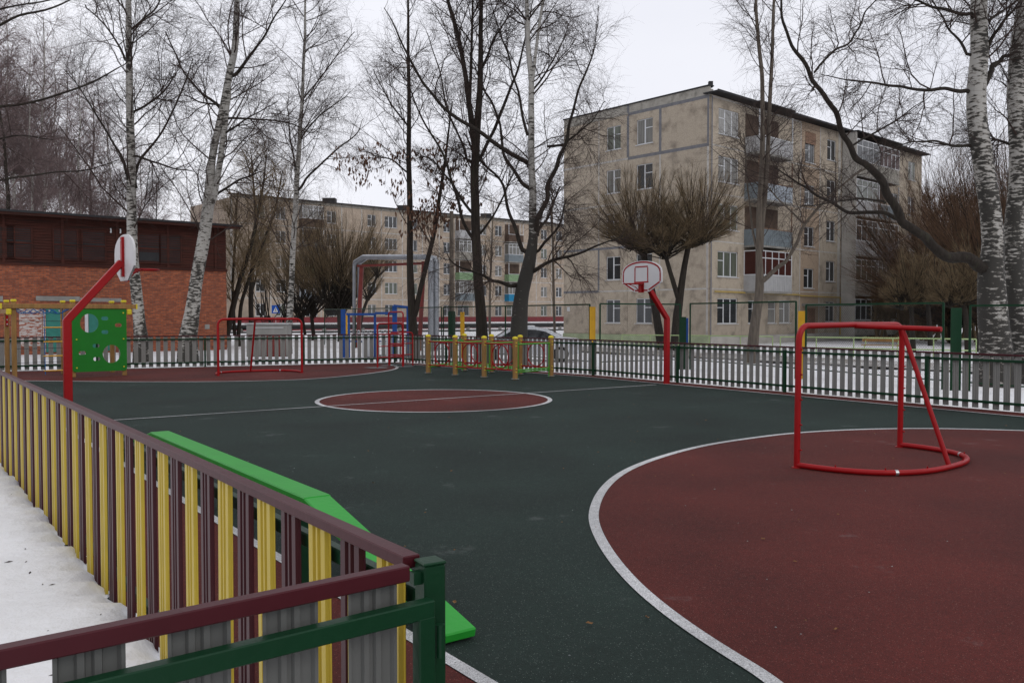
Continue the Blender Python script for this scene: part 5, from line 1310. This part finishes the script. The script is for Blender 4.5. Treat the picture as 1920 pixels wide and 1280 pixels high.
fan_tree('willow_tree', 'willow with brown brush crown at the far right edge', 52, [[(1905, 640, 26), (1902, 600, 22), (1900, 560, 18)]], [(1900, 565, 370, 1.5), (1935, 545, 340, 1.5), (1860, 575, 320, 1.5), (1880, 600, 180, 1.5)], 'twig_orange', 34, gr_, 2300, r_t=.009)
fan_tree('willow_tree', 'low willow brush right of the second glazed balconies', 44, [[(1712, 648, 12), (1710, 600, 10), (1708, 560, 9)], [(1745, 648, 12), (1742, 600, 10), (1740, 570, 9)]], [(1708, 560, 110, 1), (1742, 565, 120, 1), (1690, 575, 75, 1)], 'twig_brown', 35, gr_, 1800, r_t=.007)
fan_tree('willow_tree', 'dark willow brush between the big birch stems', 40, [[(1815, 660, 14), (1812, 600, 12), (1808, 570, 9)], [(1835, 660, 14), (1840, 600, 10), (1846, 560, 8)]], [(1808, 565, 120, 1), (1846, 545, 130, 1), (1780, 570, 90, 1)], 'twig_brown', 36, gr_, 1800, r_t=.007)
gm_ = 'brushy trees before the distant flats'
fan_tree('willow_tree', 'broad brushy tree with many stems left of the pipe portal', 62, [[(640, 628, 15), (637, 595, 12), (636, 572, 10)], [(640, 605, 7), (650, 575, 6), (656, 560, 5)]],
    [(636, 576, 215, 1.6), (656, 564, 190, 1.4), (618, 580, 195, 1.4)], 'twig_brown', 37, gm_, 1500, r_t=.0075, cmin=.6)
fan_tree('willow_tree', 'brushy tree just right of the slim birch, before the flats', 64, [[(588, 628, 9), (585, 600, 8), (583, 580, 7)], [(572, 628, 7), (568, 600, 6), (562, 585, 5)]], [(585, 582, 210, 1.6), (562, 588, 185, 1.6)], 'twig_brown', 38, gm_, 1200, r_t=.0075, cmin=.65)
fan_tree('willow_tree', 'small leaning brushy tree under the silver pipe', 58, [[(672, 628, 9), (680, 585, 7), (694, 548, 6), (708, 515, 5)]], [(708, 517, 85, 1.3), (690, 560, 70, 1.3)], 'twig_brown', 39, gm_, 700, r_t=.0065, cmin=.5)
fan_tree('willow_tree', 'thin brushy thicket behind the grey container', 66, [[(508, 628, 7), (506, 605, 6), (505, 592, 5)], [(530, 628, 6), (531, 605, 5), (532, 592, 4)]], [(500, 594, 175, 1.8), (534, 594, 150, 1.8)], 'twig_brown', 40, gm_, 380, r_t=.0075, cmin=.8)
MID = dict(n1=30, L1=3.2, a1=40, r1=.03, up1=.12, n2=8, L2=1.5, r2=.013, up2=.04, n3=7, L3=.8, r3=.0075, up3=.03, t1=(.2, 1))
tri_tree('bare_tree', 'leaning dark tree beside the corner of the brick outbuilding', 50, [[(426, 628, 15), (436, 575, 14), (452, 520, 12), (468, 470, 10), (480, 420, 8), (495, 340, 5), (500, 290, 2)]], [], MID, 'bark', 'twig_brown', 41, gm_)
tri_tree('bare_tree', 'bare tree with upright stem left of the slim birch', 55, [[(472, 628, 13), (470, 560, 12), (474, 480, 10), (480, 420, 7), (476, 350, 5), (470, 280, 2)]], [([(472, 560, 6), (488, 480, 5), (505, 420, 3)], 1)], MID, 'bark', 'twig_brown', 42, gm_)
tri_tree('bare_tree', 'bare tree with curved stem reaching up towards the slim birch', 52, [[(447, 628, 10), (452, 570, 9), (474, 500, 8), (500, 440, 7), (520, 380, 5), (530, 320, 2)], [(440, 628, 8), (436, 540, 7), (442, 440, 5), (446, 360, 3)]], [], MID, 'bark', 'twig_brown', 43, gm_)
tri_tree('bare_tree', 'thin bare tree in front of the balconies of the distant flats', 80, [[(918, 628, 6), (919, 540, 6), (921, 480, 5), (924, 420, 3), (926, 370, 1)]], [], dict(MID, n1=18, L1=3, n3=5), 'bark_light', 'twig_brown', 44, gm_)
tri_tree('bare_tree', 'thin bare tree at the left corner of the gable end', 75, [[(1040, 628, 6), (1038, 540, 6), (1036, 450, 5), (1035, 380, 3), (1034, 320, 1)]], [], dict(MID, n1=20, L1=3, n3=5), 'bark_light', 'twig_brown', 45, gm_)

# background birch wood behind the outbuilding (shared meshes)
def bg_proto(seed, h, bark, twig):
    rg = np.random.default_rng(seed); n_ = 12; z = np.linspace(0, h, n_); p = np.stack([np.cumsum(rg.normal(size=n_) * .12), np.cumsum(rg.normal(size=n_) * .12), z], -1); p -= p[0]
    ra = np.linspace(.19, .02, n_); tr = mesh_np('trunk', [tubes(p[None], ra[None], 8)], M[bark]); parts = []
    P1, R1 = kids(p[None], ra[None], rg, 48, (.18, 1), h * .19, 45, .04, up=.08, wig=.12, m_=6, lenfall=.45); parts.append(tubes(P1, R1, 4))
    P2, R2 = kids(P1, R1, rg, 9, (.15, 1), h * .09, 42, .018, up=-.02, wig=.16, m_=5); parts.append(tubes(P2, R2, 3))
    P3, R3 = kids(P2, R2, rg, 9, (.1, 1), h * .06, 40, .0095, up=-.16, wig=.12, m_=4, maxr=1); parts.append(tubes(P3, R3, 3))
    return tr, mesh_np('crown', parts, M[twig])
protos = [bg_proto(51, 21, 'birch', 'twig_purple'), bg_proto(52, 23, 'birch', 'twig_purple'), bg_proto(53, 19, 'bark', 'twig_purple')]
wood = [(-120, 62, 22, 0), (-60, 72, 23, 1), (-20, 58, 24, 0), (25, 66, 24, 1), (58, 78, 23, 2), (85, 60, 22, 0), (112, 70, 22, 1), (150, 64, 19, 0), (180, 76, 21, 2), (212, 70, 18, 0), (268, 80, 17, 1), (300, 72, 13, 2), (40, 90, 26, 1), (130, 92, 25, 0), (340, 88, 14, 1), (-5, 84, 26, 2), (395, 84, 12, 2), (75, 100, 27, 0), (175, 98, 22, 1), (245, 66, 14, 2), (10, 54, 20, 2), (60, 56, 18, 1)]
desc = ['tall birch in the wood behind the brick outbuilding, behind its left end', 'birch in the background wood above the outbuilding roof', 'thin dark tree in the background wood above the outbuilding roof']
WL = ['white birch of the background wood, at the left picture edge', 'twiggy birch of the background wood, just in from the left edge', 'tallest birch low at the left, in the wood behind the outbuilding', 'birch behind the outbuilding roof, straight above the whitewashed patch', 'dark thin tree behind the outbuilding, above the first louvres', 'birch behind the outbuilding, above the teal door', 'bushy birch behind the outbuilding, left of its middle louvres', 'white birch behind the outbuilding, above its middle louvres', 'dark thin tree behind the outbuilding, above the insulators', 'white birch behind the outbuilding, just left of the backboard', 'low birch behind the outbuilding, just right of the backboard birch', 'small dark tree behind the roof, between the two big birches', 'distant bushy birch high over the outbuilding at the left', 'distant white birch seen over the middle of the outbuilding roof', 'distant birch over the roof, just left of the leaning double birch', 'distant dark tree in the wood at the far left', 'small dark tree over the right end of the outbuilding roof', 'farthest white birch in the wood at the left', 'farthest birch in the wood left of the basketball backboard', 'small dark tree directly behind the backboard birch', 'dark tree nearest the outbuilding at the far left', 'nearest bushy birch behind the outbuilding roof at the left']
for i, (px, Y, h, k) in enumerate(wood):
    p = at(px, 600, Y); r = empty('birch_tree' if k < 2 else 'bare_tree', (p.x, Y, -.2), rnd.uniform(0, 6), WL[i], 'tree', 'background wood behind the outbuilding')
    s = h / [21, 23, 19][k]; r.scale = (s, s, s)
    link('trunk', protos[k][0], r); link('crown', protos[k][1], r)
# horizon woods as mass
rg = np.random.default_rng(77)
def far_mass(name, pts, h, n_, twig):
    parts = []; K = n_
    t = rg.uniform(0, 1, K) * (len(pts) - 1); i = np.minimum(t.astype(int), len(pts) - 2); f = (t - i)[:, None]; A = np.array(pts, float)
    b = A[i] * (1 - f) + A[i + 1] * f + rg.normal(size=(K, 2)) * 4
    P = np.zeros((K, 5, 3)); P[:, 0, :2] = b; P[:, 0, 2] = -.3
    for j in range(1, 5): P[:, j] = P[:, j - 1] + np.c_[rg.normal(size=(K, 2)) * .25, h / 4 * rg.uniform(.8, 1.15, K)]
    R = np.linspace(.13, .03, 5)[None] * np.ones((K, 1)); parts.append(tubes(P, R, 4))
    P1, R1 = kids(P, R, rg, 26, (.2, 1), h * .22, 40, .05, up=.08, m_=4); parts.append(tubes(P1, R1, 3))
    P2, R2 = kids(P1, R1, rg, 8, (.1, 1), h * .12, 40, .024, up=.02, m_=3, maxr=1); parts.append(tubes(P2, R2, 3))
    return tag(link(name, mesh_np(name, parts, M[twig])), {'twig_purple': 'distant bare wood closing the view behind the flats', 'twig_orange': 'distant bare wood closing the view on the right behind the willows', 'twig_brown': 'low bare thicket on the right behind the willows'}[twig], 'wood', None, 'stuff')
far_mass('distant_wood', [(-120, 90), (-75, 105), (-45, 125), (-20, 160), (30, 190)], 13, 240, 'twig_purple')
far_mass('distant_wood', [(34, 84), (50, 82), (66, 72), (82, 55), (95, 35)], 12.5, 330, 'twig_orange')
far_mass('distant_thicket', [(20, 74), (34, 68), (46, 58), (62, 40)], 4.2, 420, 'twig_brown')
def specks(name, label, cat, fn, n, m, s0, s1, long_=1):
    mb = MB()
    for _ in range(n):
        p = fn(); s_ = rnd.uniform(s0, s1); a_ = rnd.uniform(0, 6.3); l_ = s_ * rnd.uniform(1, long_); c, d = math.cos(a_), math.sin(a_)
        q = [Vector((c * l_, d * l_, 0)), Vector((-d * s_, c * s_, 0)), Vector((-c * l_, -d * l_, 0)), Vector((d * s_, -c * s_, 0)), Vector((0, 0, s_ * .8))]
        mb.add([p + v for v in q], [(0, 1, 4), (1, 2, 4), (2, 3, 4), (3, 0, 4)])
    return tag(mb.build(name, m), label, cat, None, 'stuff')
def on_snow():
    a_ = rnd.uniform(.5, 14); b_ = -abs(rnd.gauss(0, .5)) - .08; p = ab(a_, b_); p.z = hz(p.x, p.y) + .002; return p
def on_court():
    a_ = rnd.uniform(-1, 22); b_ = rnd.uniform(.3, 14); p = ab(a_, b_); p.z = .013; return p
specks('twig_litter', 'dark bits of twig and bark scattered on the snow along the fence', 'litter', on_snow, 70, M['twig'], .003, .009, 5)
specks('pale_grit', 'pale grit and crumbs scattered over the rubber court', 'grit', on_court, 420, M['chalk'], .002, .0065, 1.6)
specks('leaf_crumbs', 'brown crumbs of dry leaves scattered over the rubber court', 'litter', on_court, 260, M['leaf'], .003, .009, 2.5)
scene.render.film_transparent = False
print('tris', sum(len(o.data.polygons) * 2 for o in bpy.data.objects if o.type == 'MESH'), 'objs', len(bpy.data.objects))
